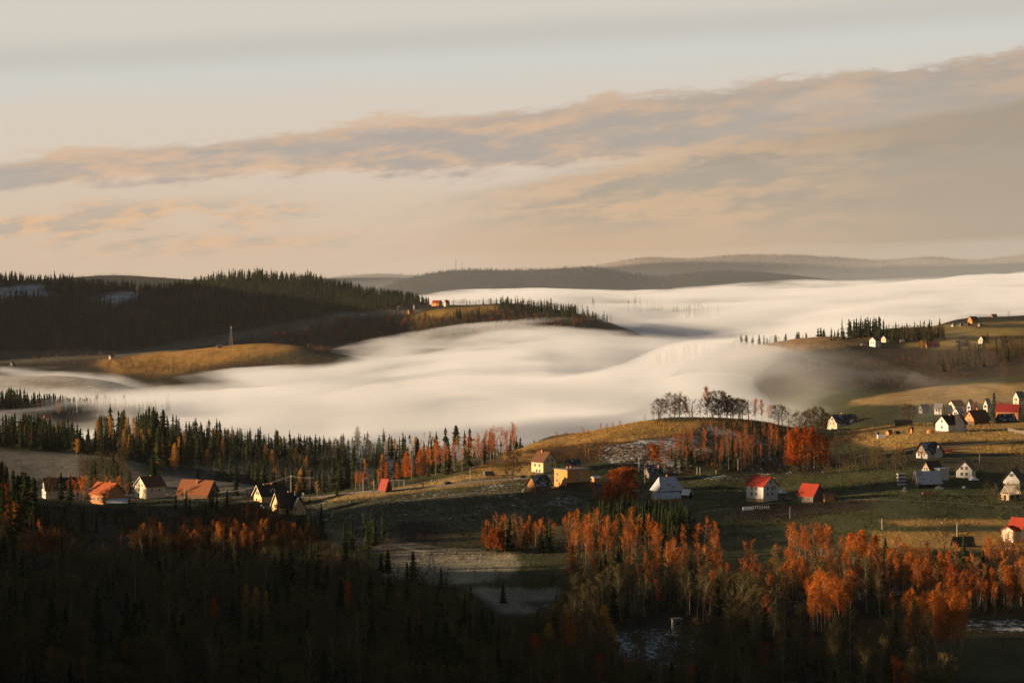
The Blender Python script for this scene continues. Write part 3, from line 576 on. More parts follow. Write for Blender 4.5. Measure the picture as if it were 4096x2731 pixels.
def village():
    H = house
    gv = 'houses of the village on the left'
    H('house', 'white house with a long dark roof half hidden by two brownish spruces', 'house', 62, 499, 43, 21, 22, 'white', 'dark', (1.5, .85, .48), chim=[(-2, 0), (4, 0)], wins=[('g0', (-.4, .4), (.22, .58)), ('s0', (-.7, -.25, .3, .75), (.24,))], dormer=[(-1.5, 2.0)], group=gv, y0=950)
    H('house', 'house with a bright orange-red roof and a sunlit brick front', 'house', 107, 504, 38, 21, -38, 'brick', 'orange', (1.1, 1.0, .52), ov=.7, chim=[(-1.5, .6), (1.5, .6)], wins=[('s0', (-.5, 0, .5), (.26,)), ('g1', (-.3,), (.45,))], group=gv, y0=950)
    H('shed', 'low shed with a snow-covered roof beside the orange-roofed house', 'shed', 117, 504.5, 22, 6, 8, 'dark', 'white', (2.2, .8, .45), ov=.3, y0=950)
    H('house', 'tall cream house with a dark pyramid-like roof and small windows', 'house', 150, 498.5, 33, 22, 40, 'cream', 'brown', (1.0, 1.0, .60), ov=.7, chim=[(1, .8)], wins=[('g0', (.35,), (.15, .40)), ('g0', (-.25, .2), (.62,)), ('s0', (-.4, .4), (.4,))], plinth=True, group=gv, y0=950, trim=True)
    H('house', 'house with a huge reddish-brown roof reaching nearly to the ground', 'house', 198, 498.5, 43, 18, -22, 'wood', 'tile', (1.35, .95, .30), ov=.6, chim=[(.5, -1.6)], wins=[('g1', (0,), (.5,)), ('s0', (-.5,), (.18,))], group=gv, y0=950)
    H('house', 'cream gabled house with a grey roof, a side dormer and a metal chimney', 'house', 269, 502.5, 33, 17.5, 36, 'yellow', 'dark', (1.35, .85, .50), ov=.8, chim=[(1.6, .5), (-2.2, .6)], dormer=[(.3, 2.6)], wins=[('g0', (-.2, .25), (.58,)), ('g0', (.3,), (.2,)), ('s0', (.1,), (.25,))], group=gv, y0=950, trim=True)
    H('garage', 'small pale-roofed garage between the two gabled houses', 'garage', 266, 508.5, 13, 6, 36, 'white', 'grey', (1.2, 1.0, .6), ov=.4, y0=900)
    H('house', 'gabled house with a sunlit yellow front and a white side gable', 'house', 287, 514, 33, 21, 34, 'yellow', 'dark', (1.3, .9, .42), ov=.6, chim=[(1.0, .4)], wing=(2.6, 6.5, 2.4, 2.6, 4.6), wins=[('g0', (-.15, .2), (.42,)), ('s0', (.42,), (.99,))], group=gv, y0=880, trim=True)
    kc = 'buildings under the knoll'
    H('house', 'pale yellow house with a steep brown roof under the knoll', 'house', 544, 472.5, 27, 21, -48, 'yellow', 'brown', (.95, 1.0, .56), ov=.5, chim=[(-.8, -.4)], wins=[('s0', (-.4, .35), (.38,)), ('s0', (-.1, .4), (.12,)), ('g1', (-.35, .35), (.62,)), ('g1', (.35,), (.36,))], plinth=True, group=kc, y0=900)
    H('cottage', 'small brown cottage with a snow-dusted roof behind the orange block', 'cottage', 573, 468.5, 18, 9.5, 38, 'honey', 'patch', (1.2, .85, .58), ov=.6, wins=[('g0', (.1,), (.4,))], group=kc, y0=1000)
    r, L, Wd, Ht, m = H('apartment_block', 'flat-roofed orange block with white windows under the knoll', 'apartment block', 572, 486.5, 37, 17.5, 37, 'orange', 'grey', (1.35, 1.0, 1.0), ov=.3, flat=True, chim=[(-1.6, 1.0), (.4, 1.2)], wins=[('g0', (.55,), (.72,)), ('g0', (-.35, .55), (.36,)), ('s0', (-.1, .35, .6), (.42,)), ('s0', (.25,), (.76,)), ('s0', (-.1,), (.74,))], doors=[('g0', .2)], lower=('dark', 2.2), group=kc, y0=900)
    H('barn', 'dark wooden barn with a sunlit plank gable in front of the orange block', 'barn', 539, 491.5, 26, 16, 40, 'wood', 'patch', (1.35, .95, .50), ov=.6, gable='honey', doors=[('g0', -.1)], wins=[('s0', (0, .5), (.3,))], group=kc, y0=900)  # honey gable panel: sunlit tone put into the board colour
    H('shed', 'tiny kiosk with a flat snow roof right of the orange block', 'shed', 596, 481.5, 10, 5.5, 25, 'honey', 'white', (1.2, 1.0, .8), ov=.4, y0=950)
    r, L, Wd, Ht, m = H('barn', 'weathered grey barn raised on stilts beside the frosty field', 'barn', 654, 478.5, 21, 10.5, 25, 'grey', 'patch', (1.4, .9, .62), ov=.4, chim=[(2.5, 0)], y0=900)
    H('farmhouse', 'dark timber farmhouse with a big snow-covered roof', 'farmhouse', 667, 494, 33, 17, 27, 'dark', 'snow', (1.3, 1.0, .32), ov=.6, hip=1.9, chim=[(.2, .2)], wins=[('g0', (-.3, .3), (.25,))], y0=880)
    H('barn', 'long low barn with a snow-covered roof in front of the timber farmhouse', 'barn', 666, 500.5, 30, 8, 18, 'honey', 'snow', (2.5, .9, .40), ov=.4, trim=True, y0=850)
    H('shed', 'lean-to shed with a bright snow roof right of the timber farmhouse', 'shed', 687, 498, 12, 9, -38, 'dark', 'white', (1.2, 1.0, .55), ov=.4, y0=860)
    H('house', 'tall white house with a bright red roof on the shaded right field', 'house', 762, 501.5, 34, 25, -46, 'white', 'red', (1.0, 1.0, .66), ov=.6, chim=[(0, .2)], wins=[('s0', (-.35, .15), (.56, .33)), ('g1', (-.4, .2), (.56, .33)), ('g1', (0,), (.80,)), ('g1', (.55,), (.56,))], lower=('block', 1.6), group='houses on the right fields', y0=850)
    H('gazebo', 'little gazebo with a snow cap beside the white house', 'gazebo', 782.5, 494, 8, 6, 20, 'dark', 'white', (1.0, 1.0, .45), ov=.3, hip=1.0, y0=850)
    H('barn', 'wooden barn with a bright red roof right of the white house', 'barn', 811, 502, 29, 18, -42, 'grey', 'red', (.95, 1.0, .42), ov=.6, gable=None, y0=850, doors=[('s0', .3)])
    H('shed', 'open dull red shed leaning on the red-roofed barn', 'shed', 828, 501, 13, 9, 15, 'brick', 'brown', (1.2, .8, .75), ov=.3, y0=850)
    gr = 'houses along the right ridge'
    H('bungalow', 'low bungalow with a dark hipped roof and a sunlit gable on the ridge', 'bungalow', 843, 426, 34, 11.5, 30, 'cream', 'patch', (1.5, .9, .40), ov=.9, hip=0, wing=(2.5, 5.5, 2.0, 2.2, 2.2), chim=[(-1, 0)], wins=[('g0', (-.4, .3), (.28,)), ('g0', (0,), (.6,)), ('s0', (-.6, .85), (.26,))], group=gr, y0=1150)
    H('barn', 'long low building with a dark roof on the ridge skyline', 'barn', 903, 424.5, 19, 5, 8, 'dark', 'dark', (2.6, .9, .35), ov=.4, y0=1150)
    H('house', 'white house with a black cross-gabled roof and arched side window', 'house', 951, 431.5, 33, 16.5, 33, 'white', 'dark', (1.25, .95, .52), ov=.7, chim=[(-1.4, -.6)], wing=(.9, 6.0, .9, 4.6, 3.6), wins=[('g0', (0,), (.30, .66)), ('s0', (.14,), (.62,)), ('s0', (-.05, .24, .75), (.30,))], plinth=True, group=gr, y0=1100)
    H('house', 'brown wooden house with a glowing orange gable on the ridge', 'house', 977, 424, 27, 14, 32, 'wood', 'brown', (1.35, .95, .45), ov=.7, chim=[(.3, 0)], gable='honey', lower=None, wins=[('g0', (0,), (.35, .68))], group=gr, y0=1150)  # lighter gable panel paints the sun-facing side of the brown boards
    H('house', 'brick house with a wide crimson roof at the right edge', 'house', 1008, 420, 27, 16, -20, 'brick', 'crimson', (1.2, .8, .58), ov=.5, wins=[('s0', (-.3, .4), (.35,))], group=gr, y0=1180)
    H('barn', 'dark barn with a frosted roof before the crimson-roofed house', 'barn', 1006, 422, 21, 8.5, 20, 'dark', 'patch', (1.3, .9, .30), ov=.4, y0=1150)
    gm = 'houses fading into the mist on the right'
    for lb, x, y, w, h, yw, wl, rf in (('pale misty house with a grey roof, leftmost of the misty cluster', 939, 414, 11, 11, -30, 'white', 'grey'), ('broad misty house with a brownish hipped roof in the misty cluster', 956, 413, 18, 13, 30, 'cream', 'tile'), ('small misty gabled house in front of the broad misty house', 958, 416.5, 12, 9, 40, 'white', 'grey'), ('tall narrow misty house left of the rusty orange tree', 970, 413, 8, 14, 48, 'white', 'grey'), ('misty house between the rusty tree and the tall spruce', 987, 412, 9, 14, 45, 'cream', 'grey'), ('grey gabled house in the mist at the right edge above the crimson roof', 1019, 405, 13, 14, 35, 'cream', 'grey'), ('faint long house deepest in the mist on the right', 924, 413, 11, 9, 20, 'grey', 'grey')):
        H('house', lb, 'house', x, y, w, h, yw, wl, rf, (1.1, .95, .6), wins=[('g0', (-.3, .3), (.45,)), ('s0', (-.4, .3), (.4,))], group=gm, y0=1330, y1=1800)
    gs = 'farm buildings in the shade on the right'
    H('chalet', 'shaded chalet with a brown gable and a frosted roof', 'chalet', 928, 458, 27, 16, 36, 'white', 'patch', (1.15, 1.0, .45), ov=1.0, gable='wood', wing=(2.2, 5, 1.2, 3.2, 2.6), wins=[('g0', (-.5, .5), (.25,)), ('g0', (-.2, .2), (.6,))], doors=[('g0', 0)], group=gs, y0=980)
    H('house', 'shaded house with a black roof behind the snow-roofed barn', 'house', 932, 475, 24, 14, 42, 'block', 'dark', (1.5, .9, .40), ov=.4, wins=[('g0', (-.2, .2), (.5,))], group=gs, y0=950)
    H('barn', 'big barn with a snow-covered roof in the shade on the right', 'barn', 927, 487, 29, 16, 16, 'dark', 'snow', (1.6, .9, .34), ov=.5, chim=[], y0=900)
    H('shed', 'boxy white shed with a flat snow roof behind the big snowy barn', 'shed', 942, 480, 15, 12, 30, 'white', 'white', (1.3, .8, 1.0), ov=.3, flat=True, y0=920)
    H('house', 'white gabled house with four dark windows in the shade on the right', 'house', 966, 477.5, 24, 17, 68, 'white', 'brown', (1.2, 1.0, .52), ov=.5, wins=[('g0', (-.3, .3), (.60, .25))], group=gs, y0=920)
    H('gazebo', 'gazebo with a snow-white hipped roof before the white gabled house', 'gazebo', 973.5, 481, 9, 5, 10, 'dark', 'white', (1.0, 1.0, .5), ov=.4, hip=1.6, y0=900)
    H('house', 'dark house with a small white top gable at the right edge', 'house', 1014, 488, 27, 19, 62, 'block', 'dark', (1.1, 1.0, .45), ov=.6, gable='white', wins=[('g0', (-.15, .15), (.72,)), ('g0', (.4,), (.3,))], group=gs, y0=900)
    gl = 'houses at the lower right edge'
    H('house', 'sunlit cream house with a red roof at the lower right edge', 'house', 1019, 541, 24, 23, -40, 'cream', 'red', (.9, 1.0, .55), ov=.5, wins=[('s0', (0,), (.3,)), ('g1', (0,), (.5,))], wing=(-1.4, 4.5, 3.0, 4.2, 1.2), group=gl, y0=780)
    H('barn', 'low black-roofed barn at the edge of the lit strip of grass', 'barn', 963, 546.5, 23, 10, 12, 'dark', 'dark', (1.8, .9, .30), ov=.5, y0=780)
    # far farms
    gf = 'far farms on the right spur'
    for nm, lb, x, y, w, h, yw, wl, rf, pr in (
        ('house', 'tall white farmhouse with a snowy roof on the right spur', 875, 346.5, 12, 10, 40, 'white', 'patch', (1.0, 1.0, .68)), ('house', 'smaller white gabled farmhouse right of the tall white one', 885.5, 342, 9.5, 7, 45, 'cream', 'dark', (1.1, .95, .6)), ('shed', 'small brown shed with a snowy roof on the right spur', 902, 342.5, 5, 3.5, 20, 'honey', 'white', (1.3, 1, .6)), ('house', 'lit orange chalet on the green slope at the right', 973, 323, 11, 7, 30, 'honey', 'brown', (1.2, 1, .5)),
        ('house', 'low orange farmhouse on the top skyline at the right', 994, 316.5, 6, 3, 15, 'honey', 'tile', (1.6, 1, .55)), ('house', 'gabled house with a lit white front on the right spur', 983, 343, 10, 7.5, 42, 'cream', 'dark', (1.1, 1, .5)), ('barn', 'long barn with a grey roof on the right spur', 963, 346, 13, 5, 12, 'grey', 'grey', (1.9, .9, .5)), ('house', 'dull pink long house on the right spur', 932, 347.5, 15, 6, 10, 'pink', 'brown', (1.8, .9, .6)), ('barn', 'dark barn among trees at the right edge of the spur', 1003, 343, 12, 7, 30, 'dark', 'dark', (1.4, 1, .45))):
        H(nm, lb, nm, x, y, w, h, yw, wl, rf, pr, wins=[('g0', (-.35, .35), (.42,)), ('s0', (-.4, .4), (.45,))] if nm == 'house' else (), group=gf, y0=2000)
    for i, (x, y) in enumerate(((953.5, 326), (961, 325.6), (968.5, 325.2), (980, 325.8))):
        H('tent', ['pale peaked tent, first in the row below the orange chalet', 'grey peaked tent, second in the row below the orange chalet', 'dark peaked tent, third in the row below the orange chalet', 'bluish peaked tent at the right end of the row below the chalet'][i], 'tent', x, y, 5, 3.6, 30, ['white', 'grey', 'dark', 'honey'][i], ['grey', 'patch', 'dark', 'blue'][i], (1, 1, .45), hip=2.0, group='tents below the orange chalet', y0=2300)
    gp = 'houses of the village spur'
    for lb, x, y, w, h, yw, wl, rf in (('bright orange house with a red roof on the spur skyline', 437, 305.5, 11, 5.6, -30, 'orange', 'red'), ('white-fronted house with an orange roof on the spur skyline', 446.5, 306, 6, 6.5, 40, 'cream', 'orange'), ('grey-roofed house left of the orange spur house', 416, 308.5, 6.5, 5, 30, 'grey', 'grey'), ('small honey-coloured house below the golden spur field', 410.5, 313.5, 6, 4.5, 30, 'honey', 'tile'), ('small house with a bright orange roof low on the spur', 284.5, 334, 6, 4, -20, 'brick', 'orange'), ('little red-roofed hut left of the orange-roofed spur house', 277, 334.5, 5, 3.2, -20, 'wood', 'orange'), ('pinkish grey house on the dark slope of the spur', 307, 330.5, 9, 5, 15, 'pink', 'grey'), ('dark house with a frosted roof above the orange spur house', 430, 304, 7, 4, 10, 'dark', 'patch'), ('small frosted-roof house between the spur trees', 400, 309, 6, 4, 10, 'grey', 'patch')):
        H('house', lb, 'house', x, y, w, h, yw, wl, rf, (1.2, .95, .55), wins=[('g0', (0,), (.4,)), ('s0', (-.4, .4), (.35,))], group=gp, y0=3800)
    for lb, x, y, w, h, yw, wl, rf in (('bright white house at the left foot of the golden mound', 111.5, 359, 6, 5.2, 40, 'white', 'brown'), ('low grey house right of the bright white mound house', 118, 359.3, 6, 3, 10, 'white', 'grey'), ('pale shed on the crest of the golden mound left of the lattice mast', 219.5, 347.5, 6.5, 3.4, 15, 'grey', 'grey'), ('pale gabled house in the dim valley at the left edge', 12.5, 365.5, 5, 4.5, 60, 'grey', 'grey')):
        H('house', lb, 'house', x, y, w, h, yw, wl, rf, (1.1, .95, .58), wins=[('g0', (0,), (.4,))], group='houses by the golden mound', y0=3300, y1=4400)
    for lb, x, y in (('roof of a misty house in the fog behind the left wooded hill', 38, 421), ('red-brown roof of a house in the fog at the far left', 48, 420)):
        H('house', lb, 'house', x, y, 8 + (x > 40) * 3, 6, 25, 'pink' if x > 40 else 'grey', 'tile' if x > 40 else 'grey', (1.2, 1, .45), group='foggy houses at the far left', y0=2050, y1=2700)
village()
# ------------------------------------------------------------------ road, poles, lamps, vehicles and small things
def road():
    pts = [(225, 503.5), (262, 499.5), (300, 497), (340, 494), (380, 491), (420, 487.5), (460, 483.5), (500, 479.5), (540, 476.5), (575, 474)]
    P = []
    for x, y in pts:
        p = hit(x, y, 980, 1300)
        if p: P.append(Vector(p))
    Q = []
    for a, b in zip(P[:-1], P[1:]):
        for i in range(12): Q.append(a.lerp(b, i / 12))
    m = MB(); vs = []
    for i, q in enumerate(Q):
        d = (Q[min(i + 1, len(Q) - 1)] - Q[max(i - 1, 0)]); d.z = 0; d.normalize(); n = Vector((-d.y, d.x, 0))
        for s in (-2.6, 2.6): w = q + n * s; vs.append((w.x, w.y, gz(w.x, w.y) + .18))
    m.add(vs, [(2 * i, 2 * i + 1, 2 * i + 3, 2 * i + 2) for i in range(len(Q) - 1)])
    o = m.build('road', mat('frosted_asphalt', (.26, .22, .17), .9, .25, .3)); tag(o, 'pale road along the ridge', 'road', kind='structure')
road()
def tracks():
    for lb, nm, wd, y0, y1, pts in (('earth track across the shaded right fields', 'track', 1.5, 850, 1200, [(700, 512), (770, 503), (840, 499), (900, 500), (960, 503), (1022, 507)]), ('narrow track climbing from the village to the knoll', 'path', 1.2, 950, 1250, [(335, 512), (400, 502), (470, 493), (520, 492), (590, 494), (640, 490)]),
                                    ('farm lane behind the shaded farm buildings', 'lane', 1.6, 1000, 1300, [(850, 457), (900, 451), (950, 446), (1000, 442), (1022, 440)]), ('field track beside the tan field', 'track', 1.5, 750, 1100, [(345, 533), (395, 541), (440, 548), (500, 551), (560, 551)])):
        P = [Vector(p) for p in (hit(x, y, y0, y1) for x, y in pts) if p]; Q = [a.lerp(b, i / 14) for a, b in zip(P[:-1], P[1:]) for i in range(14)] + [P[-1]]; vs = []
        for i, q in enumerate(Q):
            t = Q[min(i + 1, len(Q) - 1)] - Q[max(i - 1, 0)]; t.z = 0; t.normalize(); n = Vector((-t.y, t.x, 0))
            for s in (-wd, wd): w = q + n * (s + .5 * math.sin(i * .35)); vs.append((w.x, w.y, gz(w.x, w.y) + .16))
        tag(MB().add(vs, [(2 * i, 2 * i + 1, 2 * i + 3, 2 * i + 2) for i in range(len(Q) - 1)]).build(nm, mat('trodden_earth', (.15, .12, .075), .95, .4, .4)), lb, nm, kind='structure')
tracks()
def spot(x, y, y0=470, y1=1e9):
    p = hit(x, y, y0, y1)
    if p is None: print('no spot', x, y); p = (0, 1000, -100)
    return p, p[1] / F
TOPS = {}
def pole(key, label, x, y, hpx, kind='plain', y0=470, y1=1e9, group=None, m=POLEW):
    p, k = spot(x, y, y0, y1); h = hpx * k; r = empty('utility_pole', p); tag(r, label, 'pole', group)
    if kind == 'aframe':
        MB().bar((-1.5, 0, -.5), (-.1, 0, h), .17, .12).build('leg', m, r); MB().bar((1.5, 0, -.5), (.1, 0, h), .17, .12).build('leg', m, r)
    else: MB().bar((0, 0, -.8), (0, 0, h), .19, .12, 7).build('post', m, r)
    if kind in ('cross', 'aframe'):
        MB().box(-1.7, 1.7, -.09, .09, h - .75, h - .55).build('crossarm', m, r)
        for s in (-1.5, 0, 1.5): MB().bar((s, 0, h - .55), (s, 0, h - .2), .08, .05).build('insulator', FRAME, r)
    if kind == 'head': MB().box(-.5, .5, -.12, .12, h - .9, h - .1).build('crossarm', m, r)
    if kind == 'transformer':
        MB().bar((.9, 0, -.8), (.15, 0, h - 1), .16, .12).build('brace', m, r); MB().box(-1.6, 1.6, -.1, .1, h - .35, h - .15).build('crossarm', m, r)
        MB().box(.3, 1.5, -.5, .5, .6, 2.3).build('cabinet', FRAME, r); MB().box(-.5, .5, -.45, .45, h * .42, h * .56).build('transformer', METAL, r)
    TOPS[key] = Vector(p) + Vector((0, 0, h - .3)); return r
def lamp(label, x, y, hpx, y0=470, y1=1e9, right=1):
    p, k = spot(x, y, y0, y1); h = hpx * k; r = empty('street_lamp', p); tag(r, label, 'street lamp', 'street lamps of the village')
    MB().bar((0, 0, -.5), (0, 0, h - .4), .14, .09, 6).build('post', CONC, r); MB().bar((0, 0, h - .45), (right * 1.1, 0, h), .07, .06, 6).build('arm', CONC, r)
    MB().box(min(right * 1.0, right * 2.0), max(right * 1.0, right * 2.0), -.16, .16, h - .08, h + .12).build('lamp_head', FRAME, r)
def wire(a, b, sag, label, off=0.0):
    A = (TOPS[a] if isinstance(a, str) else Vector(a)) + Vector((off, 0, 0)); B = (TOPS[b] if isinstance(b, str) else Vector(b)) + Vector((off, 0, 0)); m = MB(); n = 14; L = []
    for i in range(n + 1):
        t = i / n; q = A.lerp(B, t); q.z -= sag * 4 * t * (1 - t); L.append(q)
    for p, q in zip(L[:-1], L[1:]): m.bar(p, q, .026, n=4)
    tag(m.build('power_line', mat('bare_cable', (.16, .14, .11), .6, .1, 1.0)), label, 'cable', 'power lines')
def poles():
    lamp('street lamp with its head turned right before the white dark-roofed house', 80, 498.5, 13.5, 950); lamp('street lamp in front of the big reddish-brown roof', 185, 499, 13, 950)
    lamp('street lamp rising behind the grey-roofed dormer house', 273, 494, 9, 1060); lamp('street lamp beside the low orange birches on the ridge road', 363, 490, 12.5, 1050, 1300); lamp('street lamp right of the crooked bare tree on the golden slope', 470, 481, 14, 1000, 1300)
    lamp('street lamp below the gully of the fiery larches', 814, 468, 13, 980, 1250); lamp('street lamp on the verge above the shaded right field', 738, 470, 13, 980, 1250)
    pole('a', 'tall pale concrete pole by the road left of the yellow birches', 291, 494, 20, 'head', 1050, 1300, m=CONC); pole('b', 'dark crossarm pole on the slope right of the small yellow birch', 310, 501, 25, 'cross', 900, 1300)
    pole('c', 'short sunlit wooden pole on the dark field below the village', 332, 518, 9, 'plain', 850, 1200, m=CONC); pole('d', 'plain pale post before the low orange birch clump', 374, 489, 10, 'plain', 1050, 1300, m=CONC)
    pole('e', 'thin dark pole among the flame orange larches', 412, 479, 19, 'head', 1060, 1300); pole('f', 'plain tall post on the golden slope right of the larches', 447, 468, 15, 'plain', 1080, 1300, m=CONC)
    pole('g', 'transformer pole with a white cabinet on the shoulder of the knoll', 497, 463, 19, 'transformer', 1080, 1300)
    pole('h', 'A-frame pole standing before the tan field', 431.5, 574, 22, 'aframe', 700, 1000); pole('i', 'T-shaped pole at the right end of the tan field', 475, 582, 16, 'cross', 700, 1000); pole('j', 'thin pole in the lower small tan field', 523, 608, 18, 'plain', 600, 900)
    pole('k', 'pale post at the lit strip on the right field, left one', 882, 529.5, 12, 'plain', 800, 1000, m=CONC); pole('l', 'tall pale post above the low black barn', 957, 536, 14, 'plain', 780, 1000, m=CONC); pole('m', 'thin post on the dark plot below the white red-roofed house', 790, 518, 12, 'plain', 850, 1000)
    pole('n', 'tall pale pole beside the grey stilt barn', 639, 471.5, 13, 'plain', 980, 1300, m=CONC); pole('o', 'thin dark pole in front of the frosty field right of the red tree', 645, 484, 20, 'plain', 900, 1200); pole('p', 'orange-lit post right of the timber farmhouse', 683, 492, 7, 'plain', 880, 1100, m=CONC)
    for x, h in ((697, 7), (700, 7), (716, 4)): pole('q%d' % x, 'short sunlit stump post at the foot of the knoll copse, %s' % {697: 'left of the close pair', 700: 'right of the close pair', 716: 'standing apart'}[x], x, 473.5, h, 'plain', 1000, 1200, m=CONC)
    pole('r', 'thin pole behind the small brown cottage', 552.5, 468, 13, 'plain', 1000, 1300); pole('s', 'slim pole above the white gabled house in the shade', 979.5, 462, 9, 'plain', 950, 1250)
    pole('t', 'lone pole on the golden mound near the bright white house', 144.5, 358, 5, 'cross', 3400, 4300)
    pl = hit(215, 497, 1000, 1300); A = Vector((pl[0], pl[1], pl[2] + 2.5))
    for k, o in enumerate((-.4, .2, .8)):
        wire(A, 'a', 1.5, ['upper cable rising to the concrete pole from the left', 'middle cable rising to the concrete pole from the left', 'lower cable rising to the concrete pole from the left'][k], o); wire('a', 'b', .5, ['left cable between the concrete pole and the crossarm pole', 'middle cable between the concrete pole and the crossarm pole', 'right cable between the concrete pole and the crossarm pole'][k], o)
        wire('b', 'c', 1.0, ['left cable running down to the short sunlit pole', 'middle cable running down to the short sunlit pole', 'right cable running down to the short sunlit pole'][k], o * 1.5); wire('c', 'h', 3.0, ['left cable from the short sunlit pole to the A-frame pole', 'middle cable from the short sunlit pole to the A-frame pole', 'right cable from the short sunlit pole to the A-frame pole'][k], o * 1.5)
poles()
def lattice_mast(label, x, y, hpx, wide, y0, y1, name='lattice_mast', group=None):
    p, k = spot(x, y, y0, y1); h = hpx * k; r = empty(name, p); tag(r, label, 'mast', group); n = 8; t = max(.16, .11 * k)
    C = [(-1, -1), (1, -1), (1, 1), (-1, 1)]; wd = lambda f: wide * (1 - .72 * f)
    for a, b in C: MB().bar((a * wide, b * wide, -1), (a * wd(1), b * wd(1), h * .9), t, t * .8, 4).build('leg', METAL, r)
    br = MB()
    for i in range(n):
        f0, f1 = i / n, (i + 1) / n
        for j in range(4):
            a = C[j]; b = C[(j + 1) % 4]; br.bar((a[0] * wd(f0), a[1] * wd(f0), h * .9 * f0), (b[0] * wd(f1), b[1] * wd(f1), h * .9 * f1), t * .6, n=4)
            br.bar((a[0] * wd(f1), a[1] * wd(f1), h * .9 * f1), (b[0] * wd(f1), b[1] * wd(f1), h * .9 * f1), t * .5, n=4)
    br.build('bracing', METAL, r); MB().box(-wd(1) * 1.5, wd(1) * 1.5, -wd(1) * 1.5, wd(1) * 1.5, h * .88, h * .885 + .3).build('platform', METAL, r)
    MB().bar((0, 0, h * .88), (0, 0, h), t * .8, t * .5, 5).build('antenna', METAL, r)
    for a, b in C: MB().bar((a * wd(1) * 1.4, b * wd(1) * 1.4, h * .885), (a * wd(1) * 1.4, b * wd(1) * 1.4, h * .96), t * 1.6, n=5).build('panel_antenna', FRAME, r)
lattice_mast('tall lattice telecom mast on the crest of the golden mound', 231, 346.5, 21.5, 2.4, 3400, 3800)
lattice_mast('lattice transmitter mast on the far wooded hilltop', 456, 271, 13, 3.0, 7500, 8300)
lattice_mast('thin second mast right of the transmitter on the far hilltop', 462, 271, 11, 1.2, 7500, 8300)
def vehicle(label, x, y, wpx, kind, col, yaw, y0, y1=1e9, cat='car'):
    p, k = spot(x, y, y0, y1); r = empty({'car': 'parked_car', 'van': 'parked_van', 'trailer': 'farm_trailer'}[kind], p, math.radians(yaw)); tag(r, label, cat); s = wpx * k / 4.4
    bm = mat('paint_' + col, {'black': (.02, .02, .022), 'white': (.6, .58, .54), 'dark': (.03, .035, .04), 'green': (.05, .08, .04), 'rust': (.12, .06, .03)}[col], .35, .1, 1.0, spec=.5); ty = mat('tyre_rubber', (.02, .02, .02), .9, .1, 1.0)
    if kind == 'car':
        MB().prism([(-2.2, .35), (2.15, .35), (2.2, .75), (1.25, .95), (-2.1, 1.0), (-2.25, .7)], -.85, .85, 'y').build('body', bm, r); MB().prism([(-1.9, .98), (1.15, .95), (.45, 1.48), (-1.4, 1.5)], -.74, .74, 'y').build('cabin', GLASS, r); MB().prism([(-1.4, 1.5), (.45, 1.48), (.3, 1.54), (-1.3, 1.56)], -.72, .72, 'y').build('roof', bm, r)
    elif kind == 'van':
        MB().prism([(-2.2, .4), (2.2, .4), (2.2, 1.1), (1.7, 1.3), (1.2, 2.1), (-2.2, 2.15)], -.9, .9, 'y').build('body', bm, r); MB().prism([(1.62, 1.32), (1.18, 2.0), (.3, 2.0), (.3, 1.35)], -.92, .92, 'y').build('windscreen', GLASS, r); MB().box(-2.75, -2.25, -.8, .8, .6, 2.0).build('rear_door', mat('pale_van_door', (.6, .56, .48), .5, .05, 1.0), r)
    else:
        f = MB().box(-2.2, 2.2, -.9, .9, .7, .8); f.box(-2.2, 2.2, -.95, -.85, .8, 1.4).box(-2.2, 2.2, .85, .95, .8, 1.4).box(-2.25, -2.15, -.9, .9, .8, 1.5).box(2.15, 2.25, -.9, .9, .8, 1.4); f.build('bed', bm, r); MB().bar((2.2, 0, .6), (3.4, 0, .45), .06).build('drawbar', METAL, r)
    for a in (-1.35, 1.35):
        for b in (-.8, .8): MB().bar((a, b - .1, .33), (a, b + .1, .33), .33, n=12).build('wheel', ty, r)
    r.scale = (s, s, s)
vehicle('dark car on the sunlit road left of the street lamp', 449, 484, 9, 'car', 'black', 5, 1000, 1300)
vehicle('dark van with a pale rear on the golden slope', 490, 475.5, 10, 'van', 'dark', 3, 1000, 1300, 'van')
vehicle('dark car parked beside the barn with the lit gable', 524, 477.5, 8, 'car', 'black', 10, 950, 1250)
vehicle('dark car under the lit left end of the orange block', 563, 487, 7, 'car', 'black', 30, 900, 1200)
vehicle('rusty flat farm trailer in the grass before the snowy barn', 929, 496, 13, 'trailer', 'rust', 5, 860, 1100, 'trailer')
vehicle('green farm trailer right of the rusty one', 952, 496, 11, 'trailer', 'green', -8, 860, 1100, 'trailer')
vehicle('light car parked by the far white farmhouse', 864, 345, 6, 'car', 'white', 10, 2000, 2800)
